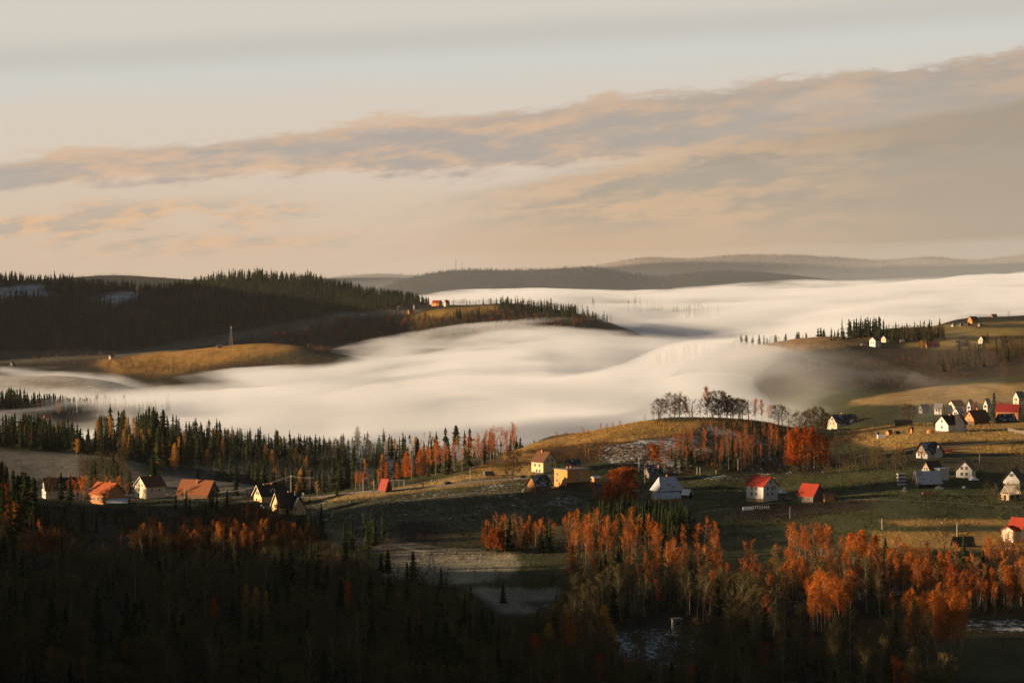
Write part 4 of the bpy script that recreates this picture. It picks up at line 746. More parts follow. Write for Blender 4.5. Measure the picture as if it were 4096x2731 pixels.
def smalls():
    # chapel hut with a steep red roof
    p, k = spot(385, 491.5, 1000, 1300); r = empty('roadside_hut', p, math.radians(-35)); tag(r, 'tiny hut with a steep red roof beside the sunlit road', 'hut')
    MB().prism([(-1.9, -1), (1.9, -1), (1.9, 1.8), (0, 5.0), (-1.9, 1.8)], -1.7, 1.7).build('wall', WALL['wood'], r); q = MB(); gable_roof(q, 3.4, 3.8, 1.8, 3.9, .5); q.build('roof', ROOF['red'], r); MB().box(1.68, 1.76, -.5, .5, -.2, 1.7).build('door', DOORM, r)
    # white goal-like frame shelter
    p, k = spot(396, 487, 1000, 1300); r = empty('white_shelter', p, math.radians(5)); tag(r, 'white open frame shelter right of the red-roofed hut', 'shelter')
    for s in (-3.8, -1.3, 1.3, 3.8): MB().box(s - .12, s + .12, -.12, .12, -.5, 3.1).build('post', FRAME, r)
    MB().box(-4.0, 4.0, -.2, 1.4, 3.1, 3.25).build('roof', FRAME, r); MB().box(3.2, 4.0, 1.2, 1.35, -.3, 3.1).build('panel', FRAME, r)
    # road signs and warning marker
    for lb, x, y, h, c in (('white round road sign on the verge of the golden slope', 431, 483.5, 3.5, FRAME), ('small white marker sign by the yellow birches', 303, 497, 4, FRAME), ('dark bin-like marker post right of the white shelter', 401, 487, 2.5, DOORM), ('pale signpost behind the dark car on the road', 447, 484, 4.5, FRAME)):
        p, k = spot(x, y, 950, 1300); r = empty('road_sign', p); tag(r, lb, 'sign', 'road signs on the ridge road'); MB().bar((0, 0, -.3), (0, 0, h * k), .06, n=5).build('post', METAL, r); MB().bar((0, -.08, h * k), (0, .0, h * k), .5, n=10).build('sign_plate', c, r)
    p, k = spot(496.5, 476, 1000, 1300); r = empty('warning_marker', p); tag(r, 'small orange triangular marker right of the van', 'marker'); MB().prism([(-.9, 0), (.9, 0), (0, 1.8)], -.2, .2, 'y').build('panel', ROOF['orange'], r); MB().box(-.8, .8, -.3, .3, -.3, .02).build('foot', METAL, r)
    # snow-capped log stacks, tarped pile
    for i, (x, y) in enumerate(((901, 476), (901, 479.5), (901, 483), (902, 486.5))):
        p, k = spot(x, y, 880, 1150); r = empty('log_stack', p, math.radians(20)); tag(r, ['farthest snow-capped log stack left of the snowy barn', 'second snow-capped log stack left of the snowy barn', 'third snow-capped log stack left of the snowy barn', 'nearest snow-capped log stack left of the snowy barn'][i], 'log stack', 'log stacks by the snowy barn')
        lg = MB()
        for a in range(3):
            for b in range(4 - a % 2): lg.bar((-1.6, -.5 + b * .34 + .17 * (a % 2), .2 + a * .32), (1.6, -.5 + b * .34 + .17 * (a % 2), .2 + a * .32), .17, n=7)
        lg.build('logs', POLEW, r); MB().prism([(-.8, 1.1), (.8, 1.1), (.5, 1.35), (-.5, 1.35)], -1.9, 1.9).build('snow_cover', ROOF['white'], r)
    def mound(name, label, cat, x, y, wpx, hpx, m, y0=850, y1=1300, top=None):
        p, k = spot(x, y, y0, y1); w = wpx * k / 2; h = hpx * k; R = np.random.default_rng(int(x * 7)); mb = MB(); n = 12; vs = []; fs = []
        for j, (rr, zz) in enumerate(((1, -.3), (1, .25), (.85, .65), (.45, .95), (0.02, 1.0))):
            for i in range(n): a = 2 * math.pi * i / n; q = rr * R.uniform(.85, 1.1); vs.append((math.cos(a) * w * q, math.sin(a) * w * .6 * q, h * zz * R.uniform(.9, 1.05)))
        for j in range(4):
            for i in range(n): fs.append((j * n + i, j * n + (i + 1) % n, (j + 1) * n + (i + 1) % n, (j + 1) * n + i))
        mb.add(vs, fs); tag(mb.build(name, m, None, p), label, cat)
    mound('tarpaulin_pile', 'pile under a pale frosted tarpaulin beside the log stacks', 'pile', 906, 491, 8, 4.5, ROOF['patch']); mound('woodpile', 'orange-lit heap of timber left of the white cross-gabled house', 'woodpile', 930.5, 432.5, 8, 4, WALL['honey'], 1050, 1350)
    mound('rubble_heap', 'snow-sprinkled heap of rubble on the field right of the village', 'heap', 324, 520, 10, 4, ROOF['patch']); mound('stone_heap', 'sunlit heap of stones left of the dark barn with the lit gable', 'heap', 524, 492, 5, 4, CONC); mound('hay_bale', 'small snow-capped bale in the grass by the shaded houses', 'bale', 964, 487.5, 4, 2.2, ROOF['white'])
    mound('rubble_heap', 'dark frosted heap in front of the snowy barn', 'heap', 940, 488.5, 10, 3.5, ROOF['patch'], 860, 1150)
    # polytunnels: rounded hoops
    def tunnel(label, x, y, wpx, hpx, yaw, m, y0, hoops=False):
        p, k = spot(x, y, y0, 1400); L = wpx * k / 2; r0 = hpx * k; r = empty('polytunnel', p, math.radians(yaw)); tag(r, label, 'polytunnel'); arc = [(math.cos(math.pi * i / 10) * r0 * .8, math.sin(math.pi * i / 10) * r0) for i in range(11)]
        if not hoops: MB().prism(arc, -L, L).build('cover', m, r)
        for s in np.linspace(-L, L, 8 if hoops else 4):
            h = MB()
            for a, b in zip(arc[:-1], arc[1:]): h.bar((s, a[0] * 1.03, a[1] * 1.03), (s, b[0] * 1.03, b[1] * 1.03), .09 if hoops else .05, n=5)
            h.build('hoop', FRAME, r)
        MB().box(-L, L, -r0 * .8, r0 * .8, -.5, .06).build('base', POLEW, r)
    tunnel('small covered polytunnel below the white red-roofed house', 747.5, 509.5, 9, 3.4, 4, ROOF['white'], 850); tunnel('bare hoops of an uncovered polytunnel beside the covered one', 761, 508.5, 15, 3.2, 4, None, 850, True); tunnel('little white domed polytunnel on the meadow below the bungalow', 881, 437.5, 7, 3.4, 5, ROOF['white'], 1050)
    # huts, bins and odd boxes on the meadow right of the bungalow
    def hut(name, label, cat, x, y, w, h, wl, rf, yaw, y0=1030): house(name, label, cat, x, y, w, h, yaw, wl, rf, (1.1, 1.0, .7), ov=.25, y0=y0, y1=1500)
    hut('shed', 'orange-lit box shed on the meadow below the long dark roof', 'shed', 889, 434.5, 7, 5, 'honey', 'brown', 35); hut('outhouse', 'narrow orange outhouse standing alone on the meadow', 'outhouse', 912, 432.5, 4, 6, 'honey', 'patch', 35)
    hut('shed', 'dark low shed beside the orange-lit box shed', 'shed', 897, 434, 6, 3.5, 'dark', 'dark', 20); hut('barrel_shed', 'little grey round-looking bin left of the box shed', 'bin', 877.5, 434.5, 3.5, 3, 'grey', 'grey', 20)
    hut('caravan', 'dark red caravan with a white end beside the chalet', 'caravan', 947, 452.5, 9, 3.6, 'brick', 'crimson', 5, 980); hut('shed', 'dark lean-to shed between the white house and the red-roofed barn', 'shed', 788, 501, 7, 4, 'dark', 'grey', 10, 850)
    hut('shed', 'tiny lit shed roof behind the orange block', 'shed', 584, 471, 5, 4, 'wood', 'dark', 30, 1000); hut('shed', 'dull red shed roof behind the great red tree', 'shed', 634, 476, 7, 3, 'brick', 'red', 10, 950)
    # picket fence at the right edge, hedge of small cypresses
    p, k = spot(1006, 430, 1080, 1400); q, _ = spot(1026, 434, 1080, 1400); A = Vector(p); B = Vector(q); r = empty('picket_fence', p); tag(r, 'pale picket fence at the right edge of the golden meadow', 'fence'); n = 26; f = MB(); rl = MB()
    for i in range(n):
        c = A.lerp(B, i / (n - 1)); c.z = gz(c.x, c.y); c = c - A; f.box(c.x - .22, c.x + .22, c.y - .05, c.y + .05, c.z - .2, c.z + 1.5)
    f.build('pickets', TRIM, r)
    for i in range(n - 1):
        a = A.lerp(B, i / (n - 1)); b = A.lerp(B, (i + 1) / (n - 1)); a.z = gz(a.x, a.y); b.z = gz(b.x, b.y); rl.bar(a - A + Vector((0, .1, 1.0)), b - A + Vector((0, .1, 1.0)), .06, n=4)
    rl.build('rail', POLEW, r)
    # unfinished house with open rafters
    p, k = spot(1013, 500.5, 860, 1100); W2 = 22 * k / 1.45; r = empty('unfinished_house', (p[0], p[1] + 4, p[2]), math.radians(28)); tag(r, 'unfinished block house with bare roof rafters at the right edge', 'house'); L, Wd, Hh, R = W2, W2 * .8, 2.7, 3.2
    MB().prism([(-Wd / 2, -2), (Wd / 2, -2), (Wd / 2, Hh), (0, Hh + R - .4), (-Wd / 2, Hh)], L / 2 - .4, L / 2).box(-L / 2, L / 2 - .4, -Wd / 2, -Wd / 2 + .4, -2, Hh).box(-L / 2, L / 2 - .4, Wd / 2 - .4, Wd / 2, -2, Hh).box(-L / 2, -L / 2 + .4, -Wd / 2 + .4, Wd / 2 - .4, -2, Hh).build('wall', WALL['block'], r)
    for i in range(9):
        x = -L / 2 + L * i / 8
        for s in (-1, 1): MB().bar((x, s * (Wd / 2 + .5), Hh - .35), (x, 0, Hh + R), .11, n=4).build('rafter', TRIM, r)
    MB().bar((-L / 2 - .3, 0, Hh + R), (L / 2 + .3, 0, Hh + R), .12, n=4).build('ridge_beam', TRIM, r)
    for fc, c, w, h, z in (('s0', -.4, 1.2, 1.4, 1.5), ('s0', .45, 1.2, 1.4, 1.5), ('g0', 0, 1.3, 2.1, 1.1)): add_window(r, fc, L, Wd, c * (L / 2 if fc == 's0' else Wd / 2), z, w, h, detail=False)
    # raised hunting blind
    p, k = spot(676.5, 644, 500, 800); h = 27 * k; r = empty('hunting_blind', p, math.radians(20)); tag(r, 'wooden hunting blind on stilts above the frosty clearing', 'hunting blind'); w = 6.2 * k; z0 = h * .55
    for a in (-1, 1):
        for b in (-1, 1): MB().bar((a * w * .75, b * w * .75, -.5), (a * w * .5, b * w * .5, z0), .10, n=5).build('leg', POLEW, r)
    MB().box(-w * .62, w * .62, -w * .62, w * .62, z0, h - .3).build('cabin', WALL['grey'], r); MB().box(-w * .8, w * .8, -w * .8, w * .8, h - .3, h - .12).build('roof', ROOF['patch'], r); MB().box(-w * .3, w * .3, -w * .66, -w * .6, z0 + (h - z0) * .45, z0 + (h - z0) * .7).build('window', GLASS, r)
    MB().bar((w * .9, -w * .9, -.3), (w * .3, -w * .62, z0), .07, n=4).bar((w * .5, -w * 1.1, -.3), (-w * .1, -w * .62, z0), .07, n=4).build('ladder', POLEW, r)
smalls()

def tussocks():                              # rough grass on the meadows: countless small tufts in the colour of the field under them
    n = 34000; R = np.random.default_rng(3); Y = np.sqrt(R.uniform(640 ** 2, 1340 ** 2, n * 2)); x = R.uniform(-10, 1034, n * 2)
    keep = (vnoise((x - CX) / F * Y / 9, Y / 14, 5) > .42) & ((Y > 860) | (R.random(n * 2) < .25)); Y = Y[keep][:n]; x = x[keep][:n]; n = len(Y); X = (x - CX) / F * Y
    ci = np.clip(np.searchsorted(US, x), 0, len(US) - 1); ri = np.clip(np.searchsorted(YS, Y), 0, len(YS) - 1)
    u0 = np.clip(ci - 1, 0, len(US) - 2); v0 = np.clip(ri - 1, 0, len(YS) - 2); tu = (x - US[u0]) / (US[u0 + 1] - US[u0]); tv = (Y - YS[v0]) / (YS[v0 + 1] - YS[v0])
    Z = (ZZ[v0, u0] * (1 - tu) + ZZ[v0, u0 + 1] * tu) * (1 - tv) + (ZZ[v0 + 1, u0] * (1 - tu) + ZZ[v0 + 1, u0 + 1] * tu) * tv
    colr = SOIL[ri, ci].copy(); colr[:, :3] = np.minimum(colr[:, :3] * R.uniform(.7, 1.7, (n, 1)), .5); P = np.stack([X, Y, Z - .05], -1); k = 5
    a = R.uniform(0, 6.28, (n, k)); hgt = R.uniform(.25, .75, (n, k)); sp = R.uniform(.15, .6, (n, k)); w = .22
    d = np.stack([np.cos(a), np.sin(a)], -1); q = np.stack([-np.sin(a), np.cos(a)], -1); V = np.zeros((n, k, 3, 3))
    V[:, :, 0, :2] = q * w; V[:, :, 1, :2] = -q * w; V[:, :, 2, :2] = d * sp[..., None]; V[:, :, 2, 2] = hgt; V += P[:, None, None, :]
    m = bpy.data.materials.new('rough_grass'); m.use_nodes = True; kk = NT(m.node_tree); at = kk.new('ShaderNodeAttribute'); at.attribute_name = 'soil'; b = kk.n['Principled BSDF']; kk.l.new(at.outputs['Color'], b.inputs['Base Color']); b.inputs['Roughness'].default_value = .9; b.inputs['Specular IOR Level'].default_value = .1
    me = np_mesh('rough_grass', V.reshape(-1, 3), np.arange(n * k * 3).reshape(-1, 3), [m]); t = me.attributes.new('soil', 'FLOAT_COLOR', 'POINT'); t.data.foreach_set('color', np.repeat(colr, k * 3, axis=0).astype(np.float32).ravel())
    o = bpy.data.objects.new('rough_grass', me); link(o); tag(o, 'tufts of rough grass on the meadows', 'grass', kind='stuff')
tussocks()
# ------------------------------------------------------------------ trees: shapes
class TB:                                   # triangle soup
    def __init__(s): s.V = []; s.F = []; s.n = 0
    def tri(s, a, b, c): s.V += [a, b, c]; s.F.append((s.n, s.n + 1, s.n + 2)); s.n += 3
    def tube(s, pts, rad, sides=4):
        b = s.n; m = len(pts)
        for i, p in enumerate(pts):
            p = np.asarray(p, float); d = np.asarray(pts[min(i + 1, m - 1)], float) - np.asarray(pts[max(i - 1, 0)], float); d /= np.linalg.norm(d) + 1e-9
            a = np.cross(d, (0.3, 1, 0.2)); a /= np.linalg.norm(a) + 1e-9; c = np.cross(d, a)
            for j in range(sides):
                t = 2 * math.pi * j / sides; s.V.append(p + (a * math.cos(t) + c * math.sin(t)) * rad[i])
        s.n += m * sides
        for i in range(m - 1):
            for j in range(sides):
                A = b + i * sides + j; B = b + i * sides + (j + 1) % sides; s.F += [(A, B, B + sides), (A, B + sides, A + sides)]
    def card(s, p, d, L, w, R):              # thin leaf or twig sliver
        d = np.asarray(d, float); d /= np.linalg.norm(d) + 1e-9; q = R.normal(size=3); q = np.cross(d, q); q /= np.linalg.norm(q) + 1e-9
        s.tri(p - q * w / 2, p + q * w / 2, p + d * L)
    def arr(s): return np.array(s.V, float).reshape(-1, 3), np.array(s.F, int).reshape(-1, 3)

def g_spruce(seed, lod):
    R = np.random.default_rng(100 + seed); H = 20.0; rad = R.uniform(3.0, 5.2); low = R.uniform(0.04, 0.22); bl = R.uniform(.62, .95)
    nw, nb, fr = [(22, 9, 2), (12, 7, 0), (7, 5, 0)][lod]
    T = TB(); C = TB(); T.tube([(0, 0, -1.0), (0, 0, H * .45), (0, 0, H * .97)], [.30, .19, .03], 5 if lod == 0 else 3)
    for i in range(nw):
        t = (i + R.uniform(-.25, .25)) / nw; t = min(max(t, 0), 1)
        z = H * (low + (1 - low) * t ** 0.95); r0 = rad * (1 - t) ** bl * R.uniform(.86, 1.12) * (0.72 + 0.28 * math.sin(i * 2.1 + seed)) + .22
        if lod < 2 and R.random() < .12: r0 *= .7
        zc = z + H * (1 - low) / nw * 1.7; nc = [8, 6, 5][lod]
        ring = [np.array((math.cos(6.283 * (j + R.uniform(-.2, .2)) / nc + i) * r0 * .62 * R.uniform(.7, 1.15), math.sin(6.283 * (j + R.uniform(-.2, .2)) / nc + i) * r0 * .62 * R.uniform(.7, 1.15), z - .22 * r0 - .3)) for j in range(nc)]
        for j in range(nc): C.tri(ring[j], ring[(j + 1) % nc], np.array((0, 0, min(zc, H))))
        for j in range(nb):
            if lod == 0 and R.random() < .1: continue
            a = 2 * math.pi * (j + R.uniform(-.35, .35)) / nb + i * 1.7; r = r0 * R.uniform(.7, 1.18); w = r * (.34 if lod == 0 else .5) + .1
            dx, dy = math.cos(a), math.sin(a); tip = np.array((r * dx, r * dy, z - .30 * r * R.uniform(.5, 1.3)))
            base = np.array((0, 0, z + .14 * r)); m = base * .38 + tip * .62; sd = np.array((-dy, dx, 0)) * w; dr = np.array((0, 0, -.16 * r - .1))
            C.tri(base, m + sd + dr, tip); C.tri(base, tip, m - sd + dr)
            for f in range(fr):
                p = base * (.75 - .4 * f) + tip * (.25 + .4 * f) + R.normal(size=3) * .1
                C.card(p, (dx * .4 + R.normal() * .4, dy * .4 + R.normal() * .4, -1.0), R.uniform(.5, 1.1), .5, R)
    for j in range(4):
        a = j * 1.57; C.tri(np.array((.32 * math.cos(a), .32 * math.sin(a), H * .93)), np.array((.32 * math.cos(a + 1.6), .32 * math.sin(a + 1.6), H * .93)), np.array((0, 0, H)))
    return C.arr(), T.arr()

def g_birch(seed, lod):
    R = np.random.default_rng(300 + seed); H = 16.0; T = TB(); C = TB()
    lean = R.normal(size=2) * .5; bend = R.normal(size=2) * .35; cs = R.uniform(.22, .40); narrow = R.uniform(.65, 1.1)
    tr = lambda t: np.array((lean[0] * t * 1.2 + bend[0] * math.sin(t * 4), lean[1] * t * 1.2 + bend[1] * math.sin(t * 4 + 1), H * .97 * t))
    n = 7 if lod == 0 else 3
    T.tube([tr(i / n - (.05 if i == 0 else 0)) for i in range(n + 1)], [.125 * (1 - .9 * i / n) + .02 for i in range(n + 1)], 5 if lod == 0 else 3)
    nl, tw, lf = [(30, 24, 15), (14, 13, 7), (8, 8, 4)][lod]
    for i in range(nl):
        t = cs + (1 - cs) * (i + R.random()) / nl * .97; p0 = tr(t); a = R.uniform(0, 6.28); f = (t - cs) / (1 - cs)
        L = narrow * (3.1 * (math.sin(math.pi * min(1, .25 + f * .72))) ** .8 + .5) * R.uniform(.7, 1.2)
        up = R.uniform(.9, 1.9); d = np.array((math.cos(a), math.sin(a), up)); d /= np.linalg.norm(d)
        p1 = p0 + d * L * .6; p2 = p0 + d * L + np.array((0, 0, -.12 * L))
        if lod == 0: T.tube([p0, p1, p2], [.055, .035, .012], 3)
        else: T.card(p0, d, L, .12, R)
        for k in range(tw):
            q = R.uniform(.12, 1.0); b = p0 + (p2 - p0) * q + R.normal(size=3) * .1
            dd = d * .55 + R.normal(size=3) * .55 + np.array((0, 0, .1)); C.card(b, dd, R.uniform(.5, 1.3) * (1.0 if lod == 0 else 1.25), [.085, .15, .24][lod], R)
        for k in range(lf):
            q = R.uniform(.15, 1.1); b = p0 + (p2 - p0) * q + R.normal(size=3) * .45
            C.card(b, R.normal(size=3), R.uniform(.25, .5) * (1 + .4 * lod), R.uniform(.2, .34) * (1 + .4 * lod), R)
    return C.arr(), T.arr()

def g_larch(seed, lod):
    R = np.random.default_rng(500 + seed); H = 18.0; T = TB(); C = TB(); rad = R.uniform(2.7, 3.6)
    T.tube([(0, 0, -1), (0, 0, H * .5), (0, 0, H * .96)], [.27, .16, .03], 5 if lod == 0 else 3)
    nw, nb, nc = [(24, 8, 8), (14, 6, 5), (8, 5, 3)][lod]; sz = [1.0, 1.45, 2.1][lod]
    for i in range(nw):
        t = (i + .5 * R.random()) / nw; z = H * (.10 + .89 * t); r0 = rad * (math.sin(math.pi * min(1, .32 + .68 * t)) ** .75) * R.uniform(.75, 1.1) + .15
        for j in range(nb):
            if R.random() < .12: continue
            a = 2 * math.pi * (j + R.uniform(-.4, .4)) / nb + i; r = r0 * R.uniform(.65, 1.15); d = np.array((math.cos(a), math.sin(a), .22))
            for k in range(nc):
                q = (k + .6) / nc; p = np.array((0, 0, z)) + d * r * q + R.normal(size=3) * .22
                C.card(p, d * .5 + R.normal(size=3) * .7 + np.array((0, 0, .35)), R.uniform(.45, .9) * sz, R.uniform(.22, .42) * sz, R)
    return C.arr(), T.arr()

def g_round(seed, lod, leafy=0.0):
    R = np.random.default_rng(700 + seed); H = 13.0; T = TB(); C = TB(); wide = R.uniform(.75, 1.1)
    def grow(p, d, L, r, dep):
        q = p + d * L; mid = (p + q) / 2 + R.normal(size=3) * L * .05
        if dep <= 2 and lod == 0: T.tube([p, mid, q], [r, r * .82, r * .62], 3)
        else: T.card(p, d, L, r * 2.0, R)
        if dep >= (4 if lod == 0 else 3):
            for k in range(11 if lod == 0 else 5):
                C.card(p + (q - p) * R.uniform(.1, 1), d * .8 + R.normal(size=3) * .6, R.uniform(.5, 1.2), [.11, .15, .2][lod], R)
            if leafy:
                for k in range(int(leafy * (15 if lod == 0 else 13))):
                    s = 1 if lod == 0 else 1.7
                    C.card(p + (q - p) * R.uniform(.2, 1.2) + R.normal(size=3) * .35, R.normal(size=3), R.uniform(.4, .75) * s, R.uniform(.35, .6) * s, R)
            return
        nch = [7, 4, 3, 3][dep] if lod == 0 else [6, 3, 3][min(dep, 2)]
        for k in range(nch):
            a = 2 * math.pi * (k + R.uniform(-.3, .3)) / nch + dep; sp = (R.uniform(.25, 1.15) if dep == 0 else R.uniform(.3, .95)) * wide
            u = np.cross(d, (.2, .3, 1.)); u /= np.linalg.norm(u) + 1e-9; v = np.cross(d, u)
            nd = d + (u * math.cos(a) + v * math.sin(a)) * sp + np.array((0, 0, .12)); nd /= np.linalg.norm(nd)
            grow(p + (q - p) * R.uniform(.55, 1.0), nd, L * R.uniform(.6, .85), r * .58, dep + 1)
        if dep == 0:
            grow(q, np.array((R.normal() * .1, R.normal() * .1, 1.)), L * 1.35, r * .7, 1)
    lean = R.normal(size=2) * .35; tp = lambda f: np.array((lean[0] * f + .25 * math.sin(f * 5 + seed), lean[1] * f + .25 * math.cos(f * 4 + seed), -.5 + 11.2 * f)) - np.array((.25 * math.sin(seed), .25 * math.cos(seed), 0))
    n = 7; T.tube([tp(i / n) for i in range(n + 1)], [.30 * (1 - .88 * i / n) for i in range(n + 1)], 5 if lod == 0 else 3)
    nl = 25 if lod == 0 else 14; cs = R.uniform(.13, .22)
    for i in range(nl):
        f = cs + (.98 - cs) * (i + R.random()) / nl; a = i * 2.4 + R.uniform(-.4, .4); u = (f - cs) / (1 - cs); up = R.uniform(.35, .75) + .7 * u
        d = np.array((math.cos(a), math.sin(a), up)); d /= np.linalg.norm(d)
        grow(tp(f), d, wide * (3.1 * math.sqrt(max(0, 1 - ((u - .38) / .72) ** 2)) + .35) * R.uniform(.8, 1.15), .11 * (1 - .5 * u) + .02, 2)
    a, b = C.arr(), T.arr(); k = H / max(a[0][:, 2].max(), b[0][:, 2].max()); a[0][:] *= k; b[0][:] *= k
    return a, b
def g_leafy(seed, lod): return g_round(seed + 40, lod, 1.0)

def g_bush(seed, lod):
    R = np.random.default_rng(900 + seed); T = TB(); C = TB(); H = 4.0
    for i in range([16, 10, 6][lod]):
        a = R.uniform(0, 6.28); sp = R.uniform(.1, .75); d = np.array((math.cos(a) * sp, math.sin(a) * sp, 1.)); d /= np.linalg.norm(d); L = H * R.uniform(.6, 1.02)
        p0 = np.array((math.cos(a) * .5, math.sin(a) * .5, -.3)) * R.random()
        T.card(p0, d, L, .09, R)
        for k in range([26, 14, 8][lod]):
            q = R.uniform(.18, 1.0); b = p0 + d * L * q + R.normal(size=3) * .25
            C.card(b, d * .6 + R.normal(size=3) * .6, R.uniform(.35, .9) * (1 + .3 * lod), [.07, .12, .2][lod] * R.uniform(.7, 1.6), R)
    return C.arr(), T.arr()

KINDS = {    # generator, nominal height, object name, category, number of shapes
    'spruce': (g_spruce, 20.0, 'spruce_tree', 'spruce tree', 6),
    'birch': (g_birch, 16.0, 'birch_tree', 'birch tree', 8),
    'larch': (g_larch, 18.0, 'larch_tree', 'larch tree', 5),
    'bare': (g_round, 13.0, 'bare_tree', 'bare tree', 6),
    'leafy': (g_leafy, 13.0, 'broadleaf_tree', 'broadleaf tree', 5),
    'bush': (g_bush, 4.0, 'bush', 'bush', 6),
}
BARK = mat('grey_brown_bark', (.07, .05, .035), .95, .4, 2.0); WBARK = mat('white_birch_bark', (.24, .20, .15), .8, .25, 3.0, col2=(.06, .05, .04), c2scale=1.4, c2cut=(.60, .66), stretch=(1, 1, .5))
CROWN = {
    'spruce': (foliage_mat('spruce_needles', (.016, .024, .010), (.040, .046, .016), 0.0), BARK),
    'birch': (foliage_mat('orange_birch_twigs', (.34, .085, .010), (.62, .20, .022)), WBARK),
    'larch': (foliage_mat('orange_larch_needles', (.46, .095, .010), (.62, .18, .018)), BARK),
    'bare': (foliage_mat('bare_twigs', (.080, .046, .021), (.14, .078, .032)), BARK),
    'leafy': (foliage_mat('russet_leaves', (.20, .045, .012), (.30, .085, .018)), BARK),
    'bush': (foliage_mat('brown_bush_twigs', (.085, .048, .018), (.20, .085, .024)), BARK),
}
RED = foliage_mat('red_leaves', (.25, .060, .014), (.36, .105, .020)); YEL = foliage_mat('yellow_leaves', (.44, .20, .03), (.52, .28, .05))
DULL = foliage_mat('brown_green_twigs', (.085, .068, .026), (.155, .12, .044)); PLARCH = foliage_mat('pale_larch_needles', (.42, .22, .045), (.58, .30, .06))  # pale larch tone raised to stand in for sunlight the trees catch
BROWNB = foliage_mat('brown_birch_twigs', (.17, .085, .030), (.30, .14, .045)); OLIVET = foliage_mat('olive_twigs', (.075, .085, .026), (.17, .15, .048)); RUST = foliage_mat('rust_red_twigs', (.34, .070, .012), (.46, .12, .02))
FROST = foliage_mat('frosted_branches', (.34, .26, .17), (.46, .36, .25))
PROTO = {}
def proto(kind, v, lod):
    if (kind, v, lod) not in PROTO: PROTO[(kind, v, lod)] = KINDS[kind][0](v, lod)
    return PROTO[(kind, v, lod)]
MESH = {}
def tree_mesh(kind, v, lod, part, cm=None):
    key = (kind, v, lod, part, cm.name if cm else '')
    if key not in MESH:
        (cv, cf), (tv, tf) = proto(kind, v, lod); c = cm or CROWN[kind][0]; b = CROWN[kind][1]
        if part == 'crown': MESH[key] = np_mesh(kind + '_crown', cv, cf, [c])
        elif part == 'trunk': MESH[key] = np_mesh(kind + '_trunk', tv, tf, [b])
        else: MESH[key] = np_mesh(KINDS[kind][2], np.concatenate([cv, tv]), np.concatenate([cf, tf + len(cv)]), [c, b], np.r_[np.zeros(len(cf), int), np.ones(len(tf), int)])
    return MESH[key]

TREES = []          # every tree that stands in the valley; the largest become objects, the far rest is merged
def add_tree(kind, X, Y, h, label, group=None, cm=None, solo=False, Z=None, wid=1.0, cat=None, vis_y=None, v=None):
    Z = gz(X, Y) if Z is None else Z
    if not solo and kind == 'spruce': h *= .62 + .72 * float(vnoise(X / 38.0, Y / 38.0, 91))
    TREES.append(dict(kind=kind, X=X, Y=Y, Z=Z, h=h, label=label, group=group, cm=cm, solo=solo, rz=rng.uniform(0, 6.28), v=int(rng.integers(KINDS[kind][4])) if v is None else v, px=h / Y * F, wid=wid * rng.uniform(.88, 1.15), x=X / Y * F + CX, cat=cat, tint=rng.random()))
def tree_at(kind, x, y, hpx, label, group=None, cm=None, y0=470, y1=1e9, **kw):     # one tree of its own: root seen at picture point x, y and hpx tall there
    p = hit(x, y, y0, y1)
    if p is None: print('no ground for tree', kind, x, y); return
    add_tree(kind, p[0], p[1], hpx * p[1] / F, label, group, cm, True, **kw)
def stand(poly, n, mix, label, group, y0=470, y1=1e9, cm=None, check=True, gap=0.0, solo=False, clump=0.0):
    # trees rooted inside an outline; mix = list of (kind, share, low height, high height, crown material, label)
    px = [p[0] for p in poly]; py = [p[1] for p in poly]; k = 0; tries = 0; got = []
    ws = np.array([m[1] for m in mix], float); ws /= ws.sum()
    while k < n and tries < n * 12:
        tries += 1
        x = rng.uniform(min(px), max(px)); y = rng.uniform(min(py), max(py))
        if not inpoly(np.array([x]), np.array([y]), poly)[0]: continue
        p = hit(x, y, y0, y1)
        if p is None: continue
        if clump and float(vnoise(p[0] / 13.0, p[1] / 26.0, 17)) < clump: continue
        if gap and any((p[0] - a) ** 2 + (p[1] - b) ** 2 < gap * gap for a, b in got): continue
        got.append((p[0], p[1]))
        m = mix[rng.choice(len(mix), p=ws)]
        add_tree(m[0], p[0], p[1], rng.uniform(m[2], m[3]), (m[5] if len(m) > 5 and m[5] else label), group, (m[4] if len(m) > 4 else None) or cm, solo)
        k += 1
def wood(xr, yr, n, mix, group, test=None, lim=False):
    # trees spread over real ground between two distances; xr in picture columns
    ws = np.array([m[1] for m in mix], float); ws /= ws.sum(); k = 0; t = 0
    while k < n and t < n * 15:
        t += 1
        Y = math.sqrt(rng.uniform(yr[0] ** 2, yr[1] ** 2)); x = rng.uniform(*xr); X = (x - CX) / F * Y
        if test and not test(x, Y): continue
        m = mix[rng.choice(len(mix), p=ws)]; Z = gz(X, Y); h = rng.uniform(m[2], m[3])
        if lim:                              # low growth where the open fields behind stay in sight
            room = (YH - np.interp(x, LIMX, LIMY)) / F * Y - Z
            if room < 2.2 and x > 330: continue
            h = min(h, max(room * rng.uniform(.75, 1.05), 2.5))
        add_tree(m[0], X, Y, h, m[5], group, m[4]); k += 1

